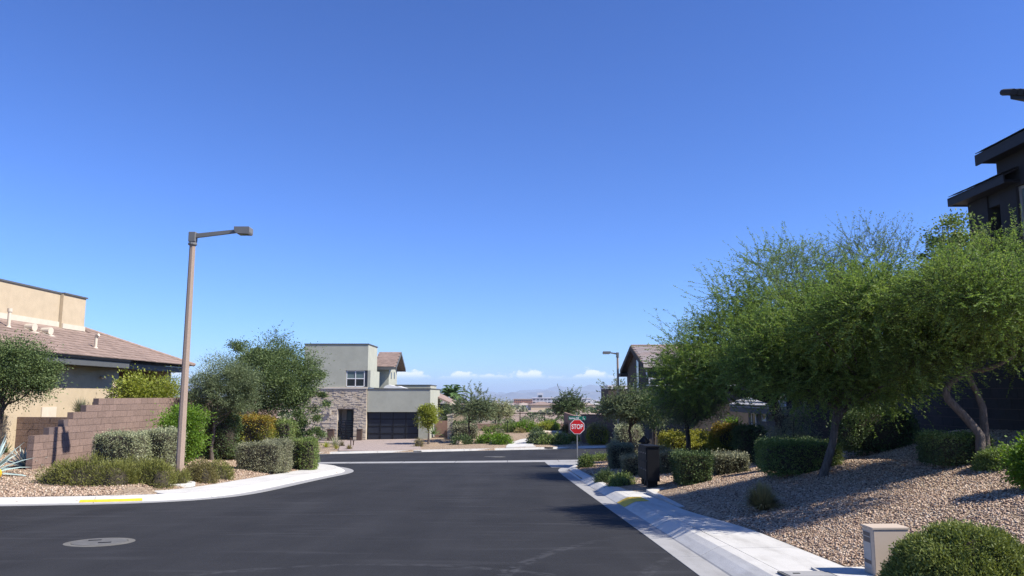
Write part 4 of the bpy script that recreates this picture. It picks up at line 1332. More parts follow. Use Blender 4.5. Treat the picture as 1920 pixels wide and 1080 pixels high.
    m = MB(); m.span((X(744, 78) - .05, 77.95, Z(722.5, 78) + .002), (X(808.5, 78) + .06, 84.05, Z(722.5, 78) + .07)); W(m, 'coping', M['fascia'])
    m = MB(); xa, xb = X(724, 72.5), X(768, 72.5)
    prof = [(0, .05), (.08, .26), (.2, .36), (.34, .30), (.5, .22), (.62, .25), (.8, .12), (1, .02)]
    m.hull_pts([(xa + (xb - xa) * p, 71.5, zg + .06 + q * 1.0) for p, q in prof], [(xa + (xb - xa) * p, 73.4, zg + .06 + q * 1.0) for p, q in prof]); W(m, 'deck_cover', M['white'])
modern_house()
for px0, px1, lab in ((613, 627.5, 'tall bronze planter box left of the stone house entry'), (668.5, 680, 'bronze planter box between the stone entry and the garage door')):
    d = 67.2; a, b = at(px0, 806, d), at(px1, 806, d)
    t = thing('planter', lab, 'planter', ((a.x + b.x) / 2, d, -2.42))
    w = b.x - a.x; h = 1.05
    m = MB(); m.box((0, 0, h / 2), (w * .8, .5, h)); m.build('pot', M['bronze'], t)
    m = MB(); m.box((0, 0, h + .02), (w * .86, .56, .05)); m.build('rim', M['bronze'], t)

def courtyard():
    # red-brown gate wall, stone pillar and neighbour house right of the garage
    d = 70.5
    a, b = at(816, 790, d), at(839, 790, d)
    m = MB(); m.span((a.x, d, -2.6), (b.x, d + .2, at(0, 789, d).z)); o = m.build('courtyard_wall', M['brownwall'])
    tag(o, 'red brown courtyard wall between the garage and the stone pillar', 'wall')
    d = 69.5
    a, b = at(839.5, 790, d), at(850, 790, d)
    t = thing('pillar', 'narrow stone pillar with a sloping cap beside the red brown courtyard wall', 'pillar', ((a.x + b.x) / 2, d, -2.5))
    rng = random.Random(4); z = 0; w = b.x - a.x
    st = MB()
    while z < 2.15:
        h = rng.uniform(.12, .2); x = -w / 2
        while x < w / 2 - .05:
            e = min(x + rng.uniform(.14, .3), w / 2); st.box(((x + e) / 2, rng.uniform(-.04, .0), z + h / 2), (e - x - .012, .55, h - .012)); x = e
        z += h
    tag(st.build('stone', M['stone'], t), kind='stuff')
    m = MB(); m.box((0, 0, z + .06), (w + .16, .75, .12), ry=-.18); m.build('cap', M['cream'], t)
    d = 73
    a, b = at(850.5, 790, d), at(872, 790, d)
    m = MB(); m.span((a.x, d, -2.6), (b.x, d + .25, at(0, 774, d).z)); m.span((a.x - .02, d - .03, at(0, 774, d).z + .002), (b.x + .03, d + .28, at(0, 774, d).z + .1))
    tag(m.build('garden_wall', M['beige']), 'low beige garden wall right of the stone pillar', 'wall')
    # neighbour
    d = 76; O = Vector((-8, d, -2.5))
    t = thing('house', 'low neighbouring house with pinkish tile eave beside the grey green garage', 'house', O)
    def W(m, name, mm, p=None): m.v = [(q[0] - O.x, q[1] - O.y, q[2] - O.z) for q in m.v]; return m.build(name, mm, p or t)
    X = lambda px: (px - 960) / F * d
    m = MB(); m.span((X(800), d, -2.6), (X(835), d + 8, at(0, 759, d).z)); W(m, 'wall', M['house_grey'])
    ze = at(0, 757, d).z
    a = [(X(846), d - .9, ze), (X(846), d + 9, ze), (X(800), d + 5, ze + 1.3), (X(800), d - .9, ze + 1.1)]
    m = MB(); m.hull_pts(a, [(p[0], p[1], p[2] + .16) for p in a]); rf = W(m, 'roof', M['tile_far'])
    m = MB(); m.span((X(846.1), d - .95, ze - .14), (X(846.9), d + 9, ze + .14)); W(m, 'fascia', M['cream'], rf)
    m = MB(); m.span((X(828), d - .04, at(0, 773, d).z), (X(834), d - .002, at(0, 760, d).z)); W(m, 'window', M['glass'])
courtyard()

# --- charcoal house high on the right, with its retaining wall
def charcoal_house():
    O = Vector((13, 18, .6))
    t = thing('house', 'charcoal stucco house with black eaves rising at the right edge behind the trees', 'house', O)
    def W(m, name, mm, p=None): m.v = [(q[0] - O.x, q[1] - O.y, q[2] - O.z) for q in m.v]; return m.build(name, mm, p or t)
    XW, XE, yc = 17.0, 16.45, 26.15
    wy0, wy1, wz0, wz1 = 23.2, 25.25, 6.0, 8.55
    m = MB(); m.span((XW, 20.2, 1.2), (28, wy0, 9.70)); m.span((XW, wy1, 1.2), (28, yc, 9.70)); m.span((XW, wy0 + .001, wz1), (28, wy1 - .001, 9.70)); m.span((XW, wy0 + .001, 1.2), (28, wy1 - .001, wz0)); m.span((XW + .22, wy0 + .002, wz0 + .001), (28, wy1 - .002, wz1 - .001)); W(m, 'wall', M['house_dark'])
    m = MB()
    for y in (wy0 + .05, (wy0 + wy1) / 2, wy1 - .05): m.span((XW + .10, y - .05, wz0), (XW + .2, y + .05, wz1))
    for z in (wz0 + .05, wz1 - .05): m.span((XW + .105, wy0, z - .05), (XW + .195, wy1, z + .05))
    f = W(m, 'window', M['steel'])
    for a, b in ((wy0 + .1, (wy0 + wy1) / 2 - .05), ((wy0 + wy1) / 2 + .05, wy1 - .1)):
        m = MB(); m.span((XW + .14, a, wz0 + .1), (XW + .16, b, wz1 - .1)); W(m, 'pane', M['glass_blind'], f)
    # upper eave along the street side
    m = MB(); m.span((XE + .06, 19.4, 9.71), (18, 26.4, 9.80)); W(m, 'soffit', M['eave_dark'])
    m = MB(); m.span((XE, 19.4, 9.64), (XE + .055, 26.45, 9.96)); W(m, 'fascia', M['eave_dark'])
    def slope(x0, z0, x1, y0, y1, ps=.42):
        a = [(x0, y0, z0), (x0, y1, z0), (x1, y1, z0 + (x1 - x0) * ps), (x1, y0, z0 + (x1 - x0) * ps)]
        m = MB(); m.hull_pts([(p[0], p[1], p[2] - .06) for p in a], a); r = W(m, 'roof', M['tile_dark'])
        v = Vector((1, 0, ps)).normalized()
        tiled(r, (x0 - .02 - O.x, y0 - O.y, z0 + .01 - O.z), (0, 1, 0), v, int((y1 - y0) / .33), 3, .33, .38, M['tile_dark'], 60, keep=lambda a, b: -b + a * .02, stagger=False, thick=.02)
        return r
    slope(XE + .0, 10.02, 19, 19.4, 26.45)
    # covered balcony at the far end, its eave carried along the wall below the upper one
    m = MB(); m.span((XE, 25.0, 8.62), (XE + .055, 28.33, 8.88)); m.span((XE + .06, 28.28, 8.62), (22, 28.33, 8.87)); W(m, 'fascia', M['eave_dark'])
    m = MB(); m.span((XE + .06, 26.16, 8.66), (22, 28.27, 8.74)); m.span((XE + .06, 25.0, 8.661), (XW - .002, 26.155, 8.741)); W(m, 'soffit', M['eave_dark'])
    slope(XE, 8.93, 21, 26.2, 28.33); slope(XE, 8.932, XW - .01, 25.0, 26.19)
    m = MB(); m.span((XW, 26.85, 1.2), (17.75, 28.0, 8.65)); W(m, 'pier', M['house_dark'])
    m = MB(); m.span((XW + .05, 26.16, 8.2), (17.6, 26.849, 8.65)); W(m, 'beam', M['eave_dark'])
    m = MB(); m.span((XW + .05, 26.16, 1.2), (17.5, 26.84, 5.5)); W(m, 'balcony_wall', M['house_dark'])
    # third, higher eave whose end just enters the frame
    d = 27.6
    x0 = at(1892, 185, d).x; z0 = at(1892, 186, d).z
    def wing(xl, za, zb, y0, n, mm):       # the wing stands turned, so its left side runs away from the street
        m = MB(); m.prism([(xl, y0), (31, y0), (31, y0 + .5), (xl + 1.2, y0 + .45)], za, zb); W(m, n, mm)
    wing(x0 + .05, z0, z0 + .16, d, 'fascia', M['eave_dark'])
    wing(21.5, 8.0, z0 - .002, d + .7, 'wall', M['house_dark'])
    m = MB(); a = [(x0, d - .06, z0 + .17), (31, d - .06, z0 + .17), (31, d + .6, z0 + .42), (x0 + 1.5, d + .6, z0 + .42)]; m.hull_pts(a, [(p[0], p[1], p[2] + .04) for p in a]); rf = W(m, 'roof', M['tile_dark'])
    for k in range(5):
        m = MB(); xx = x0 + .12 + k * .25
        m.tube([(xx, d - .12, z0 + .24), (xx, d + .5, z0 + .24 + .23)], .125, 8, smooth=False); W(m, 'tile', M['tile_dark'], rf)
charcoal_house()
def right_wall():
    def top(s):     # steps down as the bank falls away from the camera
        return 14 - int(max(0, (s - 4.0) / 1.6))
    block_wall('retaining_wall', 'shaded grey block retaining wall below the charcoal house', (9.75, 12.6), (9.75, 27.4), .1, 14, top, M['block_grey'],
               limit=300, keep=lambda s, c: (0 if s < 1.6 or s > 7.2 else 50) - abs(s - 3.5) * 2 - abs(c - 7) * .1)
right_wall()

# --- grey bungalow with pale tiles, down the slope on the right
def grey_bungalow():
    O = Vector((11.1, 33, -1.8))
    t = thing('house', 'low grey house with sunlit pale tile roof behind the mesquite trunk', 'house', O)
    def W(m, name, mm, p=None): m.v = [(q[0] - O.x, q[1] - O.y, q[2] - O.z) for q in m.v]; return m.build(name, mm, p or t)
    m = MB(); m.span((11.1, 28.2, -2.2), (20, 36.6, .92)); W(m, 'wall', M['house_grey'])
    m = MB(); m.span((10.52, 27.6, .80), (10.6, 37.55, 1.04)); m.span((10.61, 37.47, .80), (20, 37.55, 1.04)); W(m, 'fascia', M['house_grey'])
    m = MB(); m.span((10.61, 27.6, .93), (11.2, 37.46, .99)); W(m, 'soffit', M['house_grey'])
    ps = 4.5 / 12
    a = [(10.5, 27.6, 1.06), (10.5, 37.6, 1.06), (15.5, 37.6, 1.06 + 5 * ps), (15.5, 27.6, 1.06 + 5 * ps)]
    m = MB(); m.hull_pts([(p[0], p[1], p[2] - .02) for p in a], [(p[0], p[1], p[2] + .02) for p in a]); rf = W(m, 'roof', M['tile_white'])
    tiled(rf, (10.46 - O.x, 27.6 - O.y, 1.09 - O.z), (0, 1, 0), (1, 0, ps), 29, 15, .34, .36, M['tile_white'], 300, keep=lambda a, b: a - b * .4, thick=.045, proud=.05)
    m = MB(); a = [(20.5, 27.6, 1.06), (15.5, 27.6, 1.06 + 5 * ps), (15.5, 37.6, 1.06 + 5 * ps), (20.5, 37.6, 1.06)]; m.hull_pts([(p[0], p[1], p[2] - .02) for p in a], [(p[0], p[1], p[2] + .02) for p in a]); W(m, 'roof', M['tile_white'])
    for px0, px1, y0, y1 in ((1405, 1413.5, 772, 804), (1424.5, 1432.5, 773.5, 790)):
        # windows on the street wall x = 11.1
        d0, d1 = 11.1 * F / (px1 - 960), 11.1 * F / (px0 - 960); dm = (d0 + d1) / 2
        z0, z1 = at(0, y1, dm).z, at(0, y0, dm).z
        m = MB(); m.span((11.04, d0, z0), (11.1, d0 + .1, z1)); m.span((11.04, d1 - .1, z0), (11.1, d1, z1)); m.span((11.042, d0 + .1, z1 - .1), (11.099, d1 - .1, z1)); m.span((11.042, d0 + .1, z0), (11.099, d1 - .1, z0 + .1)); f = W(m, 'window', M['white'])
        m = MB(); m.span((11.06, d0 + .1, z0 + .1), (11.08, d1 - .1, z1 - .1)); W(m, 'pane', M['glass'], f)
    m = MB(); m.span((10.85, 33.2, -.12), (11.09, 35.0, -.02)); W(m, 'ledge', M['white'])
grey_bungalow()

# --- two-storey umber house further on
def umber_house():
    O = Vector((9.6, 60, -2.3))
    t = thing('house', 'tall umber brown gabled house with pink and grey tile roof beyond the trees', 'house', O)
    def W(m, name, mm, p=None): m.v = [(q[0] - O.x, q[1] - O.y, q[2] - O.z) for q in m.v]; return m.build(name, mm, p or t)
    y0, y1, ym = 54.8, 64.6, 59.6
    ze, zr = at(0, 681, y0).z, at(0, 653.5, ym).z + .05
    m = MB(); m.span((9.6, y0, -2.6), (24, y1, ze)); m.hull_pts([(9.6, y0, ze + .001), (9.6, y1, ze + .001), (9.6, ym, zr - .15)], [(24, y0, ze + .001), (24, y1, ze + .001), (24, ym, zr - .15)]); W(m, 'wall', M['house_brown'])
    sl = (zr - ze) / (ym - y0)
    for s in (0, 1):
        ya = y0 - .7 if s == 0 else y1 + .9
        za = zr - sl * abs(ym - ya)
        a = [(9.2, ya, za), (9.2, ym, zr), (9.2, ym, zr + .15), (9.2, ya, za + .15)]
        m = MB(); m.hull_pts(a, [(25, p[1], p[2]) for p in a]); rf = W(m, 'roof', M['tile_far'])
        m = MB(); a = [(9.14, ya, za - .2), (9.14, ym, zr - .2), (9.14, ym, zr + .17), (9.14, ya, za + .17)]; m.hull_pts(a, [(9.195, p[1], p[2]) for p in a]); W(m, 'barge_board', M['house_brown'], rf)
        m = MB(); m.span((9.2, ya - .06 * (1 - 2 * s), za - .12), (25, ya, za + .13)); W(m, 'fascia', M['cream' if s == 0 else 'house_brown'], rf)
        if s == 0:
            v = Vector((0, ym - ya, zr - za)).normalized()
            mt2 = mat('mottled_tile', (0.29, 0.195, 0.155), .9, .2, .35, .3, 40, col2=(.30, .28, .27))
            tiled(rf, (9.2 - O.x, ya - O.y, za + .155 - O.z), (1, 0, 0), v, 46, int(math.hypot(ym - ya, zr - za) / .36), .336, .36, mt2, 0)
    m = MB(); m.tube([(9.2, ym, zr + .16), (25, ym, zr + .16)], .1, 8); W(m, 'ridge_cap', M['tile_far'])
    # dark slits and panels of the street gable
    for ya, yb, za, zb in ((58.2, 59.3, -.5, 4.6), (60.4, 61.2, .3, 2.6), (62.6, 63.5, .3, 2.3)):
        m = MB(); m.span((9.56, ya, za), (9.6, yb, zb)); f = W(m, 'window', M['eave_dark'])
        m = MB(); m.span((9.54, ya + .1, za + .1), (9.559, yb - .1, zb - .1)); W(m, 'pane', M['glass'], f)
    m = MB(); m.span((9.0, 64.2, ze - .7), (10.4, 66.4, ze - .45)); W(m, 'porch_roof', M['house_brown'])
    # camera-side wall: tall window and balcony with white rail
    xa, xb = at(1219, 700, y0).x, at(1232, 700, y0).x
    m = MB(); m.span((xa, y0 - .05, at(0, 709, y0).z), (xb, y0 - .001, at(0, 697, y0).z)); f = W(m, 'window', M['eave_dark'])
    m = MB(); m.span((xa + .1, y0 - .06, at(0, 708, y0).z), (xb - .1, y0 - .051, at(0, 698, y0).z)); W(m, 'pane', M['glass'], f)
    m = MB(); xs = at(1211, 700, y0).x; m.span((xs, y0 - .08, at(0, 709, y0).z), (xs + .09, y0 - .001, at(0, 694, y0).z)); W(m, 'trim', M['white'])
    d = y0 - 1.2
    xa = at(1216.5, 710, d).x; zt, zb_ = at(0, 708, d).z, at(0, 723.5, d).z
    m = MB(); m.span((xa, d, zt - .1), (xa + 6, d + .1, zt)); m.span((xa, d, zb_), (xa + 6, d + .1, zb_ + .1)); m.span((xa, d + .01, zb_ + .1), (xa + .1, d + .09, zt - .1)); m.span((xa, d + .11, zb_), (xa + 6, y0, zb_ + .1)); b = W(m, 'balcony', M['white'])
    m = MB(); m.span((xa + .12, d + .04, zb_ + .11), (xa + 5.9, d + .06, zt - .11)); W(m, 'pane', M['glass'], b)
    m = MB(); m.span((xa + .2, d + .2, -2.6), (xa + .5, d + .5, zb_ - .01)); W(m, 'post', M['house_brown'])
umber_house()
def upper_right_misc():
    d = 74
    a, b = at(1140.5, 730, d), at(1162, 730, d)
    t = thing('house', 'brown block of a house with a white roof parapet beyond the far street lamp', 'house', (a.x, d, -2.5))
    z = at(0, 729, d).z + 2.5
    m = MB(); m.span((0, 0, 0), (b.x - a.x + 5, 6, z)); m.build('wall', M['house_brown'], t)
    m = MB(); m.span((-.05, -.05, z + .002), (b.x - a.x + 5, 6.1, z + .34)); m.build('coping', M['white'], t)
    for k in range(4):
        m = MB(); m.box((.2 + k * .42, -.06, z + .16), (.2, .03, .18)); m.build('vent', M['house_brown'], t)
    d = 60
    a, b = at(1090, 800, d), at(1250, 800, d)
    m = MB(); z1 = at(0, 779, d).z; z0 = -2.6
    m.span((a.x, d, z0), (b.x, d + .2, z1)); m.span((a.x - .03, d - .03, z1 + .002), (b.x, d + .23, z1 + .09))
    m.span((a.x, d + .201, z0), (a.x + .2, d + 20, z1 - .2))
    tag(m.build('garden_wall', M['brownwall']), 'red brown stucco wall behind the stop sign and the round clipped bush', 'wall')
    d = 90
    for px0, px1, lab in ((868, 941, 'low pinkish wall under the metal fence left of the path'), (1040, 1064, 'low pinkish wall under the metal fence near the stop sign')):
        a, b = at(px0, 800, d), at(px1, 800, d)
        m = MB(); z1 = at(0, 794.5, d).z; m.span((a.x, d, z1 - 1.3), (b.x, d + .2, z1)); tag(m.build('low_wall', M['block']), lab, 'wall')
upper_right_misc()
def view_fence():
    d = 91.2; a, b = at(884, 790, d), at(1066, 790, d)
    zt, zb = at(0, 774.5, d).z, at(0, 801, d).z
    t = thing('fence', 'dark metal picket fence along the back of the planted corner', 'fence', (a.x, d, zb))
    w = b.x - a.x; h = zt - zb
    m = MB(); m.span((0, -.03, h - .07), (w, .03, h)); m.span((0, -.03, .12), (w, .03, .19)); m.build('rail', M['dark'], t)
    n = int(w / 2.4)
    mb = MB(); mb.box((0, 0, h / 2), (.09, .09, h + .2)); me = mb.mesh('post', M['dark'])
    for k in range(n + 1): link('post', me, t, (k * w / n, 0, 0))
    m = MB()
    x = .12
    while x < w: m.span((x - .011, -.012, .19), (x + .011, .012, h - .07)); x += .125
    tag(m.build('picket', M['dark'], t), kind='stuff')
view_fence()

# ------------------------------------------------------------------ street furniture
def street_lamp(px, py, d, htop, arm, head, label, near=True):
    p = gp(px, py) if near else Vector((at(px, py, d).x, d, gz(at(px, py, d).x, d)))
    t = thing('street_lamp', label, 'street lamp', p, 0, 'street lamps')
    H = htop
    m = MB(); m.lathe((0, 0, -.06), [(.42, 0), (.42, .08), (.40, .10)], 24, smooth=False); m.build('base_pad', M['kerb'], t)
    m = MB(); m.tube([(0, 0, 0), (0, 0, H - .22)], [.108, .078], 8, smooth=False, phase=math.pi / 8); m.build('pole', M['pole'], t)
    m = MB(); m.lathe((0, 0, H - .22), [(.088, 0), (.12, .02), (.12, .07), (.09, .085), (.09, .12)], 12, smooth=False); m.build('collar', M['lamp'], t)
    m = MB(); m.box((0, 0, H + .02), (.19, .19, .28)); m.build('bracket', M['lamp'], t, bevel=.012)
    s = 1 if arm > 0 else -1
    rise = abs(arm) * .085
    m = MB()
    a = [(s * .09, -.05, H + .0), (s * .09, .05, H + .0), (s * .09, .05, H + .115), (s * .09, -.05, H + .115)]
    b = [(arm, -.045, H + rise + .04), (arm, .045, H + rise + .04), (arm, .045, H + rise + .13), (arm, -.045, H + rise + .13)]
    m.hull_pts(a, b); m.build('arm', M['lamp'], t)
    x0, x1 = arm - s * .03, arm + s * head
    z0, z1 = H + rise - .0, H + rise + .19
    o = [(x0, z0 + .08), (x0 + s * .07, z0), (x1 - s * .02, z0 - .015), (x1, z0 + .03), (x1, z1 - .03), (x1 - s * .02, z1), (x0, z1)]
    m = MB(); m.hull_pts([(x, -.16, z) for x, z in o], [(x, .16, z) for x, z in o]); h = m.build('lamp_head', M['lamp'], t)
    m = MB(); m.box((x0 + s * (head * .55), 0, z0 - .012), (head * .6, .24, .012)); m.build('lens', M['glass'], h)
    return t
street_lamp(335, 908, 0, 6.72, 1.22, .40, 'tall tan street lamp with a grey arm rising from the left kerb')
street_lamp(1161, 836, 58, 6.65, -.55, .55, 'far street lamp standing before the umber gabled house', near=False)

def text(name, s, size, m, parent, loc, ext=.001, off=0.0, align='CENTER', rot=(math.pi / 2, 0, 0), sx=1.0):
    c = bpy.data.curves.new(name, 'FONT'); c.body = s; c.size = size; c.align_x = align; c.align_y = 'CENTER'; c.extrude = ext; c.offset = off
    c.materials.append(m)
    tmp = bpy.data.objects.new(name, c); COL.objects.link(tmp)
    bpy.context.view_layer.update()
    me = bpy.data.meshes.new_from_object(tmp.evaluated_get(bpy.context.evaluated_depsgraph_get()))
    bpy.data.objects.remove(tmp)
    o = bpy.data.objects.new(name, me); COL.objects.link(o); o.parent = parent; o.location = loc; o.rotation_euler = rot; o.scale = (sx, 1, 1)
    return o
def stop_sign():
    p = gp(1083, 869)
    d = p.y
    u = d / F
    t = thing('stop_sign', 'red octagonal stop sign with a green street name plate on a steel post', 'stop sign', p)
    zc = at(1083, 800.2, d).z - p.z
    r = 13.2 * u / math.cos(math.pi / 8)
    m = MB(); m.box((0, .05, (zc + .8) / 2), (.055, .04, zc + .8)); m.build('post', M['steel'], t)
    def octo(rr, y0, y1): return [[(rr * math.cos(math.pi / 8 + k * math.pi / 4), y, zc + rr * math.sin(math.pi / 8 + k * math.pi / 4)) for k in range(8)] for y in (y0, y1)]
    m = MB(); a, b = octo(r, .022, .006); m.hull_pts(a, b); pl = m.build('plate', M['sign_white'], t)
    m = MB(); a, b = octo(r * .935, .0055, .003); m.hull_pts(a, b); m.build('red_face', M['red'], pl)
    text('lettering', 'STOP', .375, M['sign_white'], pl, (0, .0025, zc - .005), off=.006, sx=.73)
    # name plate
    zn = at(1083, 785, d).z - p.z
    x0, x1 = at(1066, 785, d).x - p.x, at(1099, 785, d).x - p.x
    m = MB(); m.box(((x0 + x1) / 2, .02, zn + .03), (x1 - x0, .012, .215), rz=.0); n = m.build('name_plate', M['sign_green'], t)
    text('lettering', 'Equinox Cliff', .135, M['sign_white'], n, (x0 + .035, .0125, zn + .025), off=.0035, align='LEFT', sx=.80)
    text('lettering', 'Pl', .08, M['sign_white'], n, (x1 - .19, .0125, zn + .075), off=.002, align='LEFT', sx=.9)
    text('lettering', '2900', .075, M['sign_white'], n, (x1 - .20, .0125, zn - .02), off=.002, align='LEFT', sx=.85)
    m = MB(); m.box((0.0, .05, zn + .12), (.05, .05, .03)); m.build('bracket', M['steel'], t)
stop_sign()

def mailboxes():
    for k in range(3):
        d = 19.6 + k * .6
        x0 = at(1214, 900, 19.6).x + k * .035; w = .31
        z = float(road_z(x0, d)) + .12
        lab = ('nearest of three black cluster mailboxes, its long side facing the camera', 'middle black cluster mailbox between the other two', 'farthest black cluster mailbox, partly hidden behind its neighbours')[k]
        t = thing('mailbox', lab, 'mailbox', (x0 + w / 2, d + .25, z), 0, 'cluster mailboxes by the pavement')
        m = MB(); m.box((0, 0, .02), (.36, .4, .04)); m.box((0, 0, .14), (.24, .26, .22)); m.build('pedestal', M['dark'], t)
        m = MB(); m.box((0.0, 0, .25 + .43), (w, .5, .84)); m.build('body', M['dark'], t, bevel=.01)
        m = MB(); m.box((0, 0, .25 + .865), (w + .04, .54, .03)); m.build('lid', M['dark'], t)
        for c in (-1, 1):
            for r in range(2):
                h = (.46, .30)[r]; z0 = .28 + (0, .50)[r]
                m = MB(); m.box((-w / 2 - .012, c * .122, z0 + h / 2), (.022, .225, h)); dd = m.build('door', M['dark'], t)
                m = MB(); m.box((-w / 2 - .028, c * .122 - .07, z0 + h * .55), (.012, .02, .03)); m.build('lock', M['steel'], dd)
    p = at(1208, 832, 24.5)
    z = gz(p.x, 24.5)
    t = thing('bollard', 'black square post with a pyramid cap behind the mailboxes', 'post', (p.x, 24.5, z))
    h = at(0, 830, 24.5).z - z
    m = MB(); m.box((0, 0, h / 2), (.2, .2, h)); m.build('post', M['dark'], t)
    m = MB(); m.lathe((0, 0, h), [(.20, 0), (.20, .03), (.06, .17), (.04, .20)], 4, smooth=False); m.build('cap', M['dark'], t)
mailboxes()

def cabinet():
    d = 8.2; p = at(1640, 1063, d)
    w = .372; dep = .24; h = .465
    x = p.x
    zb = float(road_z(x, d)) + .165
    t = thing('pad', 'small pale concrete pad under the tan utility cabinet', 'concrete pad', (x + w / 2 - .2, d + .16, zb - .02))
    m = MB(); m.box((0, 0, -.06), (.95, .56, .12)); m.build('slab', M['kerb'], t)
    t = thing('utility_cabinet', 'tan metal utility cabinet with a faded label on its left side', 'cabinet', (x + w / 2, d + dep / 2, zb - .02), .03)
    m = MB(); m.box((0, 0, h / 2), (w, dep, h)); m.build('body', M['cabinet'], t, bevel=.008)
    m = MB(); m.box((0, -.0, h + .008), (w + .016, dep + .016, .018)); m.build('lid', M['cabinet'], t)
    m = MB(); m.box((-w / 2 - .001, .02, h * .52), (.004, dep * .62, h * .80)); l = m.build('label', M['label_pale'], t)
    for z, hh in ((.86, .055), (.74, .07), (.26, .05)):
        m = MB(); m.box((-w / 2 - .0035, .02, h * z), (.002, dep * .58, h * hh * 1.6)); m.build('printed_band', M['label_dark'], l)
cabinet()

# ------------------------------------------------------------------ left planting
def on_ground(px, py=None, d=None):
    if d is None: return gp(px, py)
    x = at(px, 800, d).x
    return Vector((x, d, gz(x, d)))
def crown_px(x0, x1, y0, y1, d, depth=1.0, n=4, seed=1, low=0.0):
    """Ellipsoid lobes filling a picture box at distance d."""
    rng = np.random.default_rng(seed)
    c = at((x0 + x1) / 2, (y0 + y1) / 2, d)
    rx, rz = (x1 - x0) / 2 / F * d, abs(at(0, y0, d).z - at(0, y1, d).z) / 2
    L = [((c.x, c.y, c.z), (rx * .95, rx * .95 * depth, rz * .95))]
    for k in range(n):
        a = rng.uniform(0, 6.28); e = rng.uniform(-.6, .9)
        L.append(((c.x + math.cos(a) * rx * .52, c.y + math.sin(a) * rx * .52 * depth, c.z + e * rz * .52), (rx * .52, rx * .52 * depth, rz * .5)))
    return L
def lobes_from(cs, d, squash=1.0):
    """Picture-space circles (x, y, radius px, extra depth) at distance d."""
    L = []
    for (x, y, r, dd, *q) in cs:
        c = at(x, y, d + dd); rr = r / F * (d + dd)
        L.append(((c.x, c.y, c.z), (rr, rr * 1.05, rr * (q[0] if q else .85))))
    return L
# tree at the left edge
def left_tree():
    d = 23.4
    b = Vector((at(-4, 800, d).x, d, gz(at(-4, 800, d).x, d)))
    tip = at(6, 750, d)
    plant_tree('tree', 'dense round green tree at the left edge in front of the beige house', 'tree', b,
               [b - Vector((0, 0, .1)), b + Vector((.03, 0, .6)), b.lerp(tip, .6), tip], [.10, .085, .075, .06],
               crown_px(-85, 103, 622, 768, d, n=5, seed=3), 42000, .066, LM['oak'], M['bark'], nclump=150, clump=.15)
left_tree()
def olive_trees():
    b = on_ground(398, 863); d = b.y
    plant_tree('tree', 'grey green olive tree just right of the tall street lamp', 'tree', b,
               [b - Vector((0, 0, .1)), at(396, 840, d), at(401, 812, d), at(403, 780, d)], [.085, .07, .06, .05],
               crown_px(354, 492, 655, 795, d, n=6, seed=4) + lobes_from([(396, 762, 30, 0), (440, 745, 36, 0), (372, 740, 26, 0)], d), 52000, .066, LM['olive'], M['bark_grey'], nclump=130, clump=.17, asp=.36)
    b = on_ground(0, d=33.5, px=0) if False else Vector((at(478, 800, 33.5).x, 33.5, gz(at(478, 800, 33.5).x, 33.5)))
    d = 33.5
    L = crown_px(425, 600, 622, 800, d, n=6, seed=8) + [((at(585, 760, d).x, d, at(0, 790, d).z), (.75, .7, 1.0)), ((at(575, 690, d).x, d, at(0, 700, d).z), (.8, .8, .8))] + lobes_from([(578, 795, 30, 0, 1.2), (530, 745, 50, 0), (590, 745, 30, 0), (470, 700, 50, 0), (450, 670, 36, 0)], d)
    def shoots(rng):
        tips = [((at(518, 640, d).x, d, at(0, 640, d).z), (.7, .5, .45)), ((at(592, 690, d).x, d, at(0, 690, d).z), (.55, .4, .5))]
        a, b_, c = twigs(tips, 46, .62, .075, .03, 16, rng, up=.7)
        return a
    plant_tree('tree', 'large bushy oak-like tree covering the left end of the stone fronted house', 'tree', b,
               [b - Vector((0, 0, .1)), b + Vector((0, 0, .8)), at(480, 765, d), at(495, 735, d)], [.13, .11, .09, .07],
               L, 76000, .08, LM['oak'], M['bark'], nclump=190, clump=.16, extra=shoots, nb=14)
olive_trees()
mound_px('broad olive green rosemary mound by the left kerb at the wall end', 76, 258, 857, 914, LM['rosemary'], n=15000, leaf=.085, depth=.55, nl=4, asp=.15, tufts=36, spread=.45, seed=2)
mound_px('middle olive green rosemary mound touching the broad one', 196, 292, 860, 909, LM['rosemary'], n=8000, leaf=.085, depth=.8, nl=3, asp=.15, tufts=36, spread=.45, d=20.2, seed=5)
mound_px('right hand rosemary mound beside the street lamp base', 250, 330, 862, 910, LM['rosemary'], n=7000, leaf=.085, depth=.9, nl=3, asp=.15, tufts=36, spread=.45, d=20.0, seed=8)
mound_px('small olive green tuft just behind the street lamp base', 316, 356, 880, 912, LM['rosemary'], n=2500, leaf=.08, depth=.9, nl=2, asp=.15, tufts=36, spread=.45, seed=9)
hedge_px('clipped grey green block hedge between the block wall and the rosemary', 184, 268, 813, 872, 1.15, LM['sage'], d=22.3, leaf=.045, n=13000)
hedge_px('larger clipped grey green block hedge left of the street lamp', 268, 332, 806, 876, 1.2, LM['sage'], d=23.6, leaf=.045, n=13000, rz=-.1)
hedge_px('low clipped grey green hedge tucked between two taller block hedges', 250, 290, 812, 872, .8, LM['sage'], d=23.9, leaf=.045, n=6000)
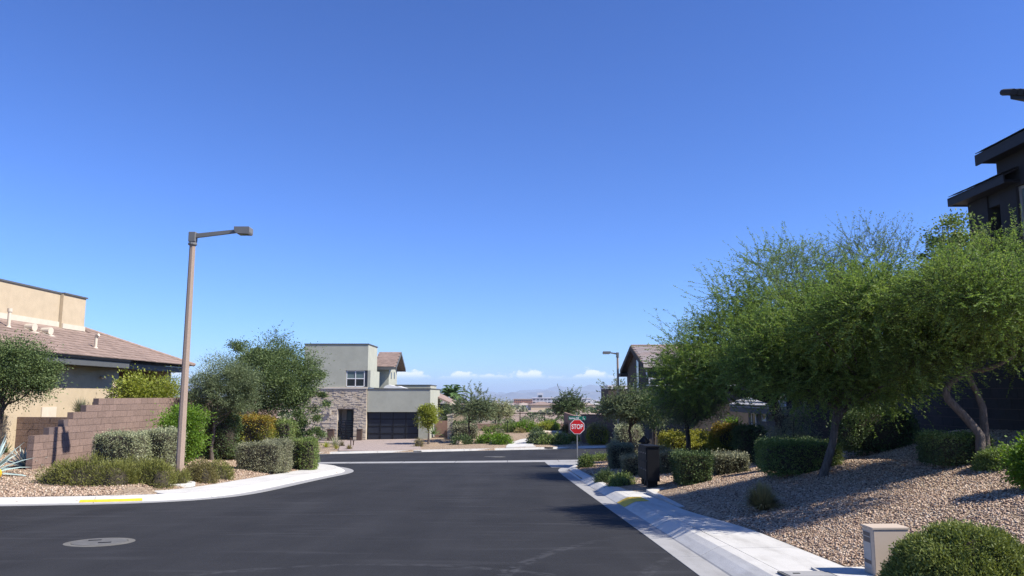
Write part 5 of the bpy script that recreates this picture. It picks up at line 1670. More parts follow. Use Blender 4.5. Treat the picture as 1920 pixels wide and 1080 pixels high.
def round_bush(label, x0, x1, y0, d, lm, n, leaf, clump=.2, seed=1, asp=.5, name='bush', nc=60, low=0.0):
    xm = at((x0 + x1) / 2, 800, d).x; g = gz(xm, d)
    w = (x1 - x0) / 2 / F * d; zt = at(0, y0, d).z
    h = (zt - g) / 2
    rng = np.random.default_rng(seed)
    L = [((xm, d, g + h), (w * .85, w * .8, h * .9)), ((xm - w * .25, d, g + h * .6), (w * .7, w * .7, h * .6)), ((xm + w * .3, d - w * .2, g + h * 1.1), (w * .6, w * .6, h * .7))]
    V, Fq = blob_leaves(L, n, leaf, rng, clump, nc, asp)
    off = np.array([xm, d, g]); ch = [(V - off, Fq, 0)]
    mb = MB()
    for _ in range(7):
        a = rng.uniform(0, 6.28); mb.tube([(0, 0, -.1), (math.cos(a) * w * .25, math.sin(a) * w * .25, h * .7), (math.cos(a) * w * .5, math.sin(a) * w * .5, h * 1.4)], [.03, .02, .008], 5, caps=False)
    ch += [(v, f, 1) for v, f, _ in mb_chunks(mb)]
    o = link(name, np_mesh(name, ch, [lm, M['twig']]), None, tuple(off))
    return tag(o, label, 'bush')
round_bush('bright fresh green bush behind the street lamp', 292, 394, 746, 26.5, LM['bright'], 22000, .075, seed=2)
round_bush('tall yellow green leafy hedge over the top of the block wall under the eave', 220, 282, 682, 31.0, LM['lime'], 16000, .10, seed=3, clump=.26)
round_bush('yellow green weeping shrub over the block wall right of the leafy hedge', 268, 338, 684, 31.6, LM['lime'], 16000, .10, seed=4, clump=.26, asp=.35)
round_bush('dark green creeper climbing the corner of the beige house', 196, 232, 686, 32.0, LM['dark'], 3600, .09, seed=5)
round_bush('short yellow green plant behind the step of the block wall', 200, 246, 726, 31, LM['straw'], 2200, .10, seed=6, asp=.3)
grass_tuft('thin wispy shrub standing on the small block wall', Vector((at(152, 770, 27.8).x, 27.8, at(0, 776, 27.8).z)), 260, .62, LM['grey'], 4, name='shrub', cat='shrub', w=.012)
spiky('agave', 'blue grey agave rosette at the near end of the block wall', 'agave', on_ground(46, 877), 34, .62, .085, LM['agave'], 2)
spiky('agave', 'big blue grey agave at the left edge reaching into view', 'agave', on_ground(-22, 893), 26, 1.15, .13, LM['agave'], 5, curve=.25)
spiky('yucca', 'small dark green yucca behind the blue agave', 'yucca', on_ground(10, 852), 22, .4, .03, LM['dark'], 6)
def barrel():
    p = on_ground(-11, 899)
    t = thing('barrel_cactus', 'yellow barrel cactus at the left edge of the gravel', 'cactus', p)
    m = MB(); prof = [(.14 * math.sin(a) + .01, .15 - .15 * math.cos(a)) for a in np.linspace(.25, 2.95, 9)]
    n = 26
    m.lathe((0, 0, -.01), prof, n); m.v = [(v[0] * (1 + .10 * (k % n % 2)), v[1] * (1 + .10 * (k % n % 2)), v[2]) for k, v in enumerate(m.v)]
    m.build('body', M['yellow'], t)
    grassv = np.random.default_rng(1)
    D = sphere_dirs(500, grassv); D[:, 2] = np.abs(D[:, 2]) * 1.0 - .2; P = D * .155 + np.array([0, 0, .14])
    V, Fq = leaf_quads(P, D, .05, .008, grassv); tag(link('spine', np_mesh('spine', [(V, Fq, 0)], [LM['straw']]), t), kind='stuff')
barrel()
mound_px('low dark brownish shrub right of the street lamp', 343, 407, 862, 906, LM['brown'], n=7000, leaf=.06, nl=3, asp=.25, seed=3)
mound_px('low olive shrub behind the dark brownish one by the left pavement', 372, 438, 862, 899, LM['rosemary'], n=6000, leaf=.06, nl=3, asp=.25, seed=4)
hedge_px('dark green photinia hedge right of the olive trunk', 384, 442, 776, 862, 1.2, LM['dark'], d=30.0, leaf=.07, n=9000, power=4, rough=.12)
hedge_px('tall clipped yellow and red tipped photinia hedge under the large tree', 440, 511, 781, 845, 1.3, LM['photinia'], d=31.0, leaf=.07, n=11000, top_mat=LM['orange'], rough=.08)
hedge_px('small clipped green hedge right of the red tipped photinia', 508, 550, 789, 830, 1.1, LM['privet'], d=32.0, leaf=.07, n=6000)
hedge_px('clipped grey green hedge with bare brown twigs at its left foot', 447, 527, 832, 886, .95, LM['grey'], leaf=.048, n=13000, rz=.12, stems=14)
hedge_px('clipped hedge half hidden between two others near the corner', 498, 542, 825, 872, .9, LM['grey'], d=27.9, leaf=.048, n=8000)
hedge_px('clipped green block hedge nearest the corner of the left pavement', 531, 588, 824, 881, .95, LM['privet'], leaf=.05, n=11000, rz=-.06)
hedge_px('narrow clipped hedge at the right end by the cross street corner', 566, 592, 823, 874, .9, LM['privet'], d=30.3, leaf=.05, n=6000)

# ------------------------------------------------------------------ beyond the cross street
def ball_tree():
    b = on_ground(803, 833); d = b.y
    plant_tree('tree', 'small yellow green ball shaped tree beside the driveway', 'tree', b, [b - Vector((0, 0, .1)), at(804, 818, d), at(803, 800, d)], [.085, .07, .06],
               crown_px(783, 825, 752, 806, d, n=4, seed=2), 9000, .13, LM['lime'], M['bark_grey'], nclump=70, clump=.2, nb=8)
ball_tree()
for px, py, n, L, w, lm, lab in ((611, 840, 24, .55, .07, 'lime', 'bright green yucca at the left of the house bed'), (630, 843, 20, .42, .06, 'yellow', 'yellow green yucca in front of the grassy plant'), (628, 838, 60, .95, .035, 'sage', 'grey green grassy yucca by the stone house entry')):
    spiky('yucca', lab, 'yucca', on_ground(px, py), n, L, w, LM[lm], int(px), lo=.3)
grass_tuft('golden dry tuft by the driveway edge', on_ground(655, 844), 140, .5, LM['straw'], 3, w=.016)
mound_px('small brown plant in the bed left of the driveway', 637, 646, 827, 838, LM['brown'], n=500, leaf=.09, nl=2)
for px, y0, y1, lab in ((657.5, 822, 838, 'taller rusty stake in the bed by the driveway'), (662.5, 827, 836, 'shorter rusty stake in the bed by the driveway')):
    p = on_ground(px, y1); m = MB(); h = (y1 - y0) / F * p.y; m.box((0, 0, h / 2), (.07, .07, h)); m.box((0, 0, h), (.12, .12, .05)); tag(m.build('stake', M['bronze'], None, tuple(p)), lab, 'stake')
mound_px('low plants along the right edge of the driveway', 776, 793, 822, 838, LM['brown'], n=900, leaf=.1, nl=3)
spiky('palm', 'small potted looking palm beside the ball tree', 'palm', on_ground(813, 832), 18, .95, .09, LM['palm'], 4, lo=.2, curve=.4, z0=.75)
def slim_cypress():
    d = 72; x = at(838, 780, d).x; g = -2.5
    V, Fq = blob_leaves([((x, d, at(0, 778, d).z), (.32, .32, 1.1))], 1800, .14, np.random.default_rng(2), .3, 30)
    off = np.array([x, d, g]); mb = MB(); mb.tube([(0, 0, 0), (0, 0, 1.4)], .06, 6)
    o = link('cypress', np_mesh('cypress', [(V - off, Fq, 0)] + mb_chunks(mb), [LM['dark'], M['bark']]), None, tuple(off)); tag(o, 'thin dark cypress against the neighbouring house wall', 'tree')
slim_cypress()
def palm():
    d = 88; b = Vector((at(846, 800, d).x, d, -3.0)); top = at(846, 741, d)
    t = thing('palm_tree', 'feathery green palm rising behind the neighbouring house', 'palm', b)
    m = MB(); m.tube([(0, 0, 0), (.05, 0, (top.z - b.z) * .5), (0, 0, top.z - b.z)], [.24, .2, .2], 9); m.build('trunk', M['bark_grey'], t)
    rng = np.random.default_rng(4)
    for k in range(34):
        az = k * 2.4 + rng.uniform(-.2, .2); el = rng.uniform(.0, 1.3); L = rng.uniform(1.7, 2.7)
        pts = [Vector((math.cos(az) * math.cos(el) * L * s, math.sin(az) * math.cos(el) * L * s, top.z - b.z + math.sin(el) * L * s - s * s * L * .5)) for s in np.linspace(0, 1, 7)]
        mb = MB(); mb.tube(pts, [.035, .03, .025, .02, .015, .01, .006], 3, caps=False)
        P, D = [], []
        for i in range(6):
            for q in range(9):
                c = pts[i].lerp(pts[i + 1], q / 9); tn = (pts[i + 1] - pts[i]).normalized(); sd = tn.cross(Vector((0, 0, 1))).normalized()
                for s in (-1, 1):
                    dd = (sd * s + tn * .6 + Vector((0, 0, -.35))).normalized(); P.append(c + dd * .26); D.append(dd)
        V, Fq = leaf_quads(np.array(P), np.array(D), .56, .055, rng)
        link('frond', np_mesh('frond', [(V, Fq, 0)] + [(v, f, 0) for v, f, _ in mb_chunks(mb)], [LM['palm']]), t)
palm()
def willow():
    b = on_ground(879, 828); d = b.y
    L = crown_px(842, 930, 740, 802, d, n=5, seed=4)
    wispy_tree('tree', 'open crowned desert tree left of the path with a thin trunk', 'tree', b, [([b - Vector((0, 0, .1)), at(880, 812, d), at(879, 800, d), at(880, 785, d)], [.09, .075, .065, .05])],
               L, 620, LM['olive'], M['bark'], length=.9, leaf=.15, lw=.05, per=22, seed=3, tips=(crown_px(850, 930, 728, 760, d, n=2, seed=1), 30, 1.1, 26, .6), tw=.010)
    d = 84; b = Vector((at(935, 800, d).x, d, gz(at(935, 800, d).x, d)))
    wispy_tree('tree', 'pale silvery green palo verde near the metal fence', 'tree', b, [([b, b + Vector((0, 0, .6)), at(936, 785, d)], [.1, .09, .07])],
               crown_px(905, 962, 757, 800, d, n=4, seed=5), 480, LM['pale'], M['bark_grey'], length=1.1, leaf=.17, lw=.06, per=22, seed=4, tw=.01, up=.6)
    d = 87; b = Vector((at(1068, 800, d).x, d, gz(at(1068, 800, d).x, d)))
    wispy_tree('tree', 'dark green desert tree behind the stop sign', 'tree', b, [([b, b + Vector((0, 0, .6)), at(1068, 785, d)], [.12, .1, .08])],
               crown_px(1038, 1094, 742, 790, d, n=5, seed=6), 560, LM['dark'], M['bark'], length=1.0, leaf=.19, lw=.07, per=22, seed=5, tips=(crown_px(1048, 1088, 734, 765, d, n=2, seed=1), 30, 1.2, 22, .6), tw=.012)
willow()
# low bushes and stones of the corner beds
for i, (x0, x1, y0, y1, lm, n, lab) in enumerate((
    (893, 942, 814, 832, 'bright', 3200, 'bright green low bush between the two pale boulders'), (924, 958, 816, 834, 'bright', 2600, 'bright green low bush at the left edge of the path'),
    (846, 886, 818, 834, 'dark', 2200, 'dusty green low plants under the open crowned tree'),
    (910, 944, 798, 811, 'privet', 2400, 'green bush left of the middle group behind the path'), (936, 984, 795, 811, 'privet', 3000, 'wide green bush in the middle group behind the path'),
    (962, 1010, 789, 811, 'bright', 3600, 'tall yellow green bush in the middle of the corner bed'), (1002, 1046, 792, 807, 'lime', 3000, 'yellow green bush at the right of the corner bed by the fence'),
    (996, 1018, 803, 816, 'dark', 1500, 'small dark bush right behind the path bend'), (989, 1034, 811, 833, 'olive', 3600, 'large olive green bush at the right edge of the path'),
    (1034, 1064, 813, 834, 'privet', 3000, 'dark green bush left of the stop sign'), (1064, 1084, 815, 832, 'lime', 1800, 'yellow green bush just behind the stop sign post'),
    (1054, 1075, 796, 812, 'brown', 1800, 'brownish round bush above and left of the stop sign'), (1084, 1112, 800, 826, 'straw', 2600, 'dry straw coloured bush between the stop sign and the round clipped bush'),
    (1016, 1048, 788, 806, 'bright', 3000, 'rounded green bush by the metal fence at the back right of the bed'), (942, 972, 790, 806, 'olive', 2600, 'greyish bush by the metal fence behind the middle group'), (1010, 1040, 818, 834, 'privet', 2400, 'low green bush in front between the path and the dark green bush'), (905, 912, 801, 808, 'privet', 500, 'tiny green plant near the low pinkish wall'), (931, 941, 806, 815, 'grey', 700, 'small grey plant in the gravel left of the path'), (966, 981, 804, 812, 'straw', 700, 'small pale grass clump behind the path'))):
    mound_px(lab, x0, x1, y0, y1, LM[lm], n=n, leaf=.16, nl=3, asp=.4, depth=.8, seed=20 + i, name='bush', cat='bush')
hedge_px('dark shaded hedge by the beige garden wall', 849, 876, 791, 822, 1.5, LM['dark'], d=69, leaf=.13, n=2600)
hedge_px('clipped grey green hedge behind the open crowned tree', 852, 894, 799, 824, 1.4, LM['grey'], d=67.5, leaf=.13, n=3600)
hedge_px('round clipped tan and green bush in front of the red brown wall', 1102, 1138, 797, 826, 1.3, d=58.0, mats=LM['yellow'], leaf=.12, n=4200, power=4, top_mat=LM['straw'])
def boulder(label, px, py, w, h, seed):
    p = on_ground(px, py); d = p.y; s = d / F
    rng = np.random.default_rng(seed)
    D = sphere_dirs(1, rng)
    v, f = [], []
    n, r = 11, 6
    for i in range(r + 1):
        t = -.35 + (math.pi / 2 + .35) * i / r
        for k in range(n):
            a = 2 * math.pi * k / n
            q = 1 + rng.uniform(-.16, .16)
            v.append((math.cos(a) * math.cos(t) * q * w * s / 2, math.sin(a) * math.cos(t) * q * w * s / 2.4, math.sin(t) * q * h * s))
    for i in range(r):
        for k in range(n): f.append((i * n + k, i * n + (k + 1) % n, (i + 1) * n + (k + 1) % n, (i + 1) * n + k))
    m = MB(); m.add(v, f); o = m.build('boulder', M['rock'], None, (p.x, p.y + w * s * .3, p.z)); tag(o, label, 'boulder', )
for a in (('tan boulder under the open crowned tree', 861, 834, 15, 8, 1), ('tan boulder between the bright green low bushes', 925, 833, 15, 7, 2), ('flat tan boulder right of the path mouth', 1020, 833, 15, 6, 3), ('long flat stone behind the stop sign post', 1076, 832, 20, 5, 4), ('pale stone right of the stop sign post', 1088, 832, 9, 4, 5)): boulder(*a)
def white_rocks():
    rng = np.random.default_rng(6); m = MB()
    c = on_ground(1034, 811)
    for _ in range(90):
        x = c.x + rng.uniform(-.95, 1.0); y = c.y + rng.uniform(-.2, 1.2); z = gz(x, y); r = rng.uniform(.06, .14)
        m.lathe((x, y, z - .02), [(r * .8, 0), (r, r * .5), (r * .5, r * 1.1)], 6, smooth=False)
    tag(m.build('rubble', M['cream']), 'bed of white rocks between the bushes', 'rocks', kind='stuff')
white_rocks()
def small_posts():
    p = on_ground(950, 824); m = MB(); m.box((0, 0, .17), (.3, .3, .34)); m.box((0, 0, .37), (.36, .36, .06)); tag(m.build('utility_box', M['dark'], None, tuple(p)), 'small dark utility box at the left edge of the path', 'utility box')
    p = on_ground(951.5, 812); h = 12 / F * p.y * 1.6; m = MB(); m.tube([(0, 0, 0), (0, 0, h)], .03, 6); m.tube([(0, 0, h), (0, 0, h + .12)], .07, 8); tag(m.build('path_light', M['dark'], None, tuple(p)), 'thin dark path light post in the gravel left of the path', 'path light')
    p = gp0(1030, 842.5); y = 56 + .12 * p.x; z = float(road_z(p.x, y)); m = MB(); m.box((0, 0, .07), (.62, .10, .09)); tag(m.build('drain_inlet', M['dark'], None, (p.x, y + .42, z)), 'dark drain opening in the far kerb', 'drain')
small_posts()

# ------------------------------------------------------------------ right side, middle distance
mound_px('low green bush at the foot of the stop sign post', 1086, 1112, 851, 877, LM['privet'], n=3600, leaf=.075, nl=3, asp=.4, seed=2)
mound_px('spreading low green bush right of the stop sign', 1100, 1150, 851, 866, LM['privet'], n=3600, leaf=.075, nl=3, asp=.4, d=39.0, seed=3)
mound_px('low dark green plant left of the mailboxes', 1117, 1152, 884, 906, LM['dark'], n=3400, leaf=.07, nl=3, asp=.25, seed=4)
mound_px('low sprawling green plant at the foot of the mailboxes', 1141, 1188, 889, 912, LM['privet'], n=4200, leaf=.07, nl=3, asp=.22, seed=5)
hedge_px('clipped grey hedge farthest left behind the stop sign bed', 1140, 1188, 833, 874, 1.0, LM['grey'], d=29.5, leaf=.055, n=8000, taper=.18, stems=8)
hedge_px('clipped grey hedge with bare stems left of the mailboxes', 1166, 1206, 857, 894, .9, LM['grey'], d=25.0, leaf=.05, n=7000, taper=.25, stems=10)
hedge_px('clipped grey hedge with bare stems right of the mailboxes', 1234, 1268, 848, 894, .9, LM['grey'], d=24.5, leaf=.05, n=7000, taper=.2, stems=10)
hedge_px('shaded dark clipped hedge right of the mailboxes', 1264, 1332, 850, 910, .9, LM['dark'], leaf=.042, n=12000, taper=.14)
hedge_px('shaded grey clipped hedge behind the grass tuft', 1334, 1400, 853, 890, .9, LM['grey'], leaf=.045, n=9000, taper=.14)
hedge_px('long clipped green hedge behind the leaning mesquite trunk', 1420, 1578, 829, 902, 1.0, LM['privet'], leaf=.038, n=16000, taper=.12, rz=.08, d=15.75, power=6)
hedge_px('pale grey clipped hedge far behind the mailboxes', 1232, 1258, 838, 858, .9, LM['sage'], d=32, leaf=.06, n=3000)
for i, (x0, x1, y0, y1, d, lab) in enumerate(((1240, 1278, 813, 850, 34, 'yellow green clipped hedge at the left of the shaded tree trunk'), (1253, 1292, 818, 853, 31.5, 'yellow green clipped hedge directly left of the dark trunk'), (1294, 1318, 810, 840, 35, 'small yellow green clipped hedge farthest back right of the dark trunk'),
    (1292, 1322, 822, 850, 33, 'middle yellow green clipped hedge right of the dark trunk'), (1284, 1324, 833, 853, 31, 'front yellow green clipped hedge right of the dark trunk'), (1318, 1346, 813, 855, 31.5, 'dark and yellow clipped hedge left of the orange topped hedge'))):
    hedge_px(lab, x0, x1, y0, y1, 1.0, LM['yellow'] if i != 5 else LM['photinia'], d=d, leaf=.075, n=5000)
hedge_px('tall orange topped clipped photinia hedge by the grey house', 1340, 1400, 800, 860, 1.3, LM['photinia'], d=29.5, leaf=.07, n=11000, top_mat=LM['orange'], rough=.1)
hedge_px('pale oleander like shrub behind the far street lamp trunk tree', 1152, 1206, 795, 838, 1.6, LM['sage'], d=44, leaf=.1, n=6000, power=3, rough=.12)
def dark_masses():
    round_bush('bright green leafy shrub above the orange topped hedge', 1350, 1396, 775, 34, LM['bright'], 4000, .1, seed=3)
    hedge_px('dark shaded hedge right of the orange topped hedge', 1384, 1432, 800, 870, 1.4, LM['dark'], d=27, leaf=.06, n=7000)
    round_bush('grey wispy sage shrub in front of the retaining wall', 1430, 1532, 742, 23.0, LM['grey'], 9000, .06, seed=4, asp=.3)
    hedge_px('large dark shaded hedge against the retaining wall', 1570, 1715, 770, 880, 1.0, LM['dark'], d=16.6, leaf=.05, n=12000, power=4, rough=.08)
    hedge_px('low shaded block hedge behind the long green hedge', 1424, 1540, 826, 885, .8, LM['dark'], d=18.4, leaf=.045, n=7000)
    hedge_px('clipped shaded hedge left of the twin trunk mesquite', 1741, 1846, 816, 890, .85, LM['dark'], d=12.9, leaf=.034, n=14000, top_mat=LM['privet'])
dark_masses()
def middle_trees():
    b = on_ground(1184, 846); d = 36.0; b = Vector((at(1184, 800, d).x, d, gz(at(1184, 800, d).x, d)))
    L = crown_px(1124, 1250, 735, 806, d, n=6, seed=3)
    wispy_tree('tree', 'grey green desert tree under the far street lamp', 'tree', b, [([b - Vector((0, 0, .1)), at(1183, 822, d), at(1180, 808, d), at(1184, 790, d)], [.09, .075, .07, .06])],
               L, 1400, LM['olive'], M['bark'], length=.65, leaf=.085, lw=.034, per=26, seed=6, tips=(crown_px(1118, 1210, 716, 760, d, n=3, seed=2), 50, .75, 22, .6), tw=.007)
    d = 28.5; b = Vector((at(1291, 800, d).x, d, gz(at(1291, 800, d).x, d)))
    plant_tree('tree', 'dark shaded small leaved tree behind the clipped hedges', 'tree', b, [b - Vector((0, 0, .1)), at(1290, 820, d), at(1288, 800, d), at(1286, 780, d)], [.10, .085, .075, .06],
               crown_px(1215, 1358, 718, 806, d, n=6, seed=7), 30000, .07, LM['olive'], M['bark'], nclump=120, clump=.17, asp=.4)
    d = 32; b = Vector((at(1227, 800, d).x, d, gz(at(1227, 800, d).x, d)))
    plant_tree('tree', 'small slim trunked tree between the desert tree and the dark tree', 'tree', b, [b - Vector((0, 0, .1)), at(1227, 820, d), at(1226, 795, d)], [.06, .05, .04],
               crown_px(1196, 1262, 735, 815, d, n=4, seed=8), 9000, .075, LM['oak'], M['bark'], nclump=50, clump=.2, asp=.4)
middle_trees()

# ------------------------------------------------------------------ the big mesquites on the right bank
def mesquites():
    # back tree: trunk by the grey bungalow
    d = 26.0; b = Vector((at(1466, 800, d).x, d, gz(at(1466, 800, d).x, d)))
    L = lobes_from([(1330, 715, 95, 0, .6), (1268, 722, 62, 0, .75), (1290, 690, 62, 0, .8), (1390, 680, 80, -.5, .45), (1490, 675, 70, -.5, .5), (1400, 650, 110, 1, .85), (1480, 660, 110, 0, .9), (1300, 690, 70, 1, .7), (1460, 590, 105, 2, .8), (1400, 685, 85, -1, .45), (1360, 640, 80, 1.5, .8)], d)
    wispy_tree('mesquite_tree', 'large blue green mesquite spreading left over the pale roofed grey house', 'tree', b,
               [([b, at(1465, 790, d), at(1452, 765, d), at(1446, 740, d)], [.24, .21, .19, .17])], L, 5600, LM['mesquite'], M['bark'], length=.85, leaf=.085, lw=.025, per=32, seed=11, nb=18,
               bottom=-.85, tips=(lobes_from([(1290, 660, 60, 0), (1380, 570, 70, 1), (1450, 520, 75, 2), (1500, 505, 60, 2)], d), 420, 1.05, 34, .45))
    # tall pale tree behind the wall
    d = 22.5; b = Vector((at(1640, 800, d).x, d, gz(at(1640, 800, d).x, d)))
    L = lobes_from([(1640, 520, 75, 0, .9), (1580, 560, 70, 0, .8), (1690, 560, 70, 0, .8), (1520, 540, 60, .5, .8)], d)
    wispy_tree('mesquite_tree', 'airy blue green mesquite rising highest behind the others', 'tree', b, [([b, at(1640, 760, d), at(1630, 680, d), at(1640, 600, d)], [.16, .14, .12, .09])], L, 1000, LM['mesquite_blue'], M['bark'],
               length=.9, leaf=.065, lw=.019, per=26, seed=12, up=.5, bottom=-.85, tips=(lobes_from([(1625, 480, 55, 0), (1560, 510, 50, 0), (1685, 490, 50, 0), (1470, 530, 60, 1)], d), 240, .95, 30, .8))
    # leaning trunk in the middle
    b = on_ground(1543, 893); d = b.y
    L = lobes_from([(1560, 610, 95, .3, .85), (1480, 650, 90, 0, .7), (1640, 620, 100, 0, .85), (1560, 705, 105, -.3, .5), (1660, 700, 95, -.2, .6), (1430, 690, 70, .3, .5), (1500, 720, 80, .2, .4), (1620, 730, 70, .4, .5), (1640, 580, 85, -2.4, .8), (1570, 610, 80, -1.6, .7), (1610, 570, 60, .6, .8)], d)  # lobes farthest toward the camera are added to cast shade on the footway
    wispy_tree('mesquite_tree', 'mesquite with one dark leaning trunk on the gravel bank', 'tree', b,
               [([b - Vector((.05, 0, .1)), at(1548, 875, d), at(1562, 830, d), at(1566, 790, d), at(1585, 764, d)], [.10, .082, .074, .066, .055]),
                ([at(1566, 790, d), at(1568, 770, d + .1), at(1556, 752, d + .2), at(1545, 735, d + .3)], [.06, .05, .04, .03]), ([at(1585, 764, d), at(1594, 748, d), at(1606, 738, d - .1), at(1625, 715, d - .2)], [.05, .04, .035, .03])],
               L, 6600, LM['mesquite'], M['bark_grey'], length=.62, leaf=.05, lw=.0165, per=42, seed=13, nb=16,
               bottom=-.85, tips=(lobes_from([(1600, 540, 60, 0), (1500, 590, 60, 0), (1700, 560, 50, 0), (1430, 655, 50, 0)], d), 260, .7, 34, .5))
    # twin trunks at the right edge
    b = on_ground(1846, 866); d = b.y
    L = lobes_from([(1830, 560, 104, 0, .85), (1760, 595, 92, .2, .8), (1900, 578, 104, .3, .9), (1850, 622, 90, -.2, .5), (1740, 655, 75, 0, .65), (1712, 695, 55, .2, .6), (1960, 620, 100, .4, .8), (1770, 672, 50, 0, .4), (1862, 560, 76, -1.7, .8), (1785, 550, 80, -1.4, .8), (1910, 600, 70, -1.6, .8)], d)  # foliage well in front of the trunks is added for its shadow on the bank
    p = lambda x, y, dd=0: at(x, y, d + dd)
    wispy_tree('mesquite_tree', 'mesquite with twin crooked trunks near the right edge', 'tree', b,
               [([p(1840, 880), p(1837, 815), p(1812, 785), p(1777, 748), p(1773, 735), p(1780, 718), p(1806, 700), p(1814, 690), p(1796, 672), p(1780, 650)], [.085, .072, .066, .06, .06, .055, .05, .046, .04, .03]),
                ([p(1848, 880, .1), p(1850, 845, .1), p(1846, 800, .1), p(1843, 765, .1), p(1832, 738, .1), p(1820, 715, .05), p(1814, 692)], [.08, .07, .062, .055, .045, .042, .04]),
                ([p(1814, 694), p(1840, 694, -.1), p(1870, 684, -.2), p(1902, 668, -.3), p(1899, 655, -.3), p(1888, 640, -.3), p(1880, 610, -.2)], [.042, .045, .042, .04, .036, .03, .02]),
                ([p(1814, 690), p(1825, 670, .2), p(1840, 640, .3)], [.035, .03, .02])],
               L, 6600, LM['mesquite'], M['bark_grey'], length=.52, leaf=.042, lw=.0135, per=42, seed=14, nb=16,
               bottom=-.85, tips=(lobes_from([(1780, 520, 50, 0), (1850, 495, 55, 0), (1910, 492, 60, 0), (1740, 560, 50, 0)], d), 320, .55, 34, .55))
    # broadleaf tree by the balcony
    d = 19.3; b = Vector((at(1790, 800, d).x, d, gz(at(1790, 800, d).x, d)))
    plant_tree('tree', 'glossy broad leaved tree below the black balcony eave', 'tree', b, [b, at(1790, 700, d), at(1788, 560, d), at(1785, 480, d)], [.12, .1, .08, .06],
               lobes_from([(1770, 430, 30, 0, 1.2), (1810, 440, 40, .3, .9), (1750, 470, 30, 0), (1800, 500, 60, 0)], d), 5200, .085, LM['privet'], M['bark'], nclump=60, clump=.22, asp=.6, nb=8)
mesquites()
# near right shrubs
def near_shrubs():
    mound_px('large rounded clipped green bush at the lower right corner beside the tan cabinet', 1664, 1962, 978, 1125, LM['oakbright'], n=80000, leaf=.034, depth=.95, d=6.75, nl=1, lumpy=.5, core=.84, tufts=70, name='bush', cat='bush', asp=.36, seed=4, spread=.7, up=.35)
    mound_px('rounded clipped green bush at the right edge by the twin trunks', 1838, 1945, 838, 908, LM['privet'], n=22000, leaf=.032, depth=.9, d=11.9, nl=3, name='bush', cat='bush', asp=.5, seed=6)
    d = 10.2
    round_bush('bright green leafy bush cut off by the right edge', 1888, 2010, 803, d, LM['bright'], 20000, .045, seed=6, clump=.2, nc=80)
    grass_tuft('round tuft of dry green grass on the bank beside the pavement', on_ground(1430, 957), 1500, .46, LM['straw'], 5)
near_shrubs()

# ------------------------------------------------------------------ the valley, the town and the mountains
def valley():
    rng = np.random.default_rng(21)
    # scattered scrub and trees, a mass nobody could count
    P, R = [], []
    for (y0, y1, n, r0, r1) in ((94, 115, 130, .5, 1.2), (115, 180, 130, .7, 1.5), (180, 400, 150, 1.0, 2.0), (400, 1100, 520, 1.4, 3.0), (1100, 2600, 600, 2.5, 5), (2600, 6000, 700, 5, 12)):
        y = rng.uniform(y0, y1, n); x = rng.uniform(-.30, .32, n) * y + rng.uniform(-6, 6, n)
        P.append(np.stack([x, y, ground_z(x, y)], 1)); R.append(rng.uniform(r0, r1, n))
    P = np.concatenate(P); R = np.concatenate(R)
    ch = []
    for (p, r) in zip(P, R):
        k = 90 if p[1] < 200 else (46 if p[1] < 1100 else 26)
        d = sphere_dirs(k, rng); d[:, 2] = np.abs(d[:, 2])
        q = p + d * r * np.array([1, 1, .85]) * rng.uniform(.5, 1, (k, 1))
        s = r * (.26 if p[1] < 200 else .5)
        V, Fq = leaf_quads(q, d * .4 + rng.normal(size=(k, 3)), s * 1.3, s * .7, rng); ch.append((V, Fq, int(rng.integers(3))))
    o = link('scrub', np_mesh('scrub', ch, [LM['olive'], LM['grey'], LM['dark']])); tag(o, 'desert scrub and trees scattered over the valley', 'scrub', kind='stuff')
valley()
M['terracotta'] = mat('terracotta_wall', (0.40, 0.175, 0.085), .9, .12, .2)
M['townwhite'] = mat('town_white_wall', (0.62, 0.61, 0.60), .9, .05, .1)
M['town_tan'] = mat('town_tan_wall', (0.42, 0.33, 0.26), .9, .08, .1)
M['town_window'] = mat('town_window', (0.05, 0.055, 0.065), .4, .1, .3)
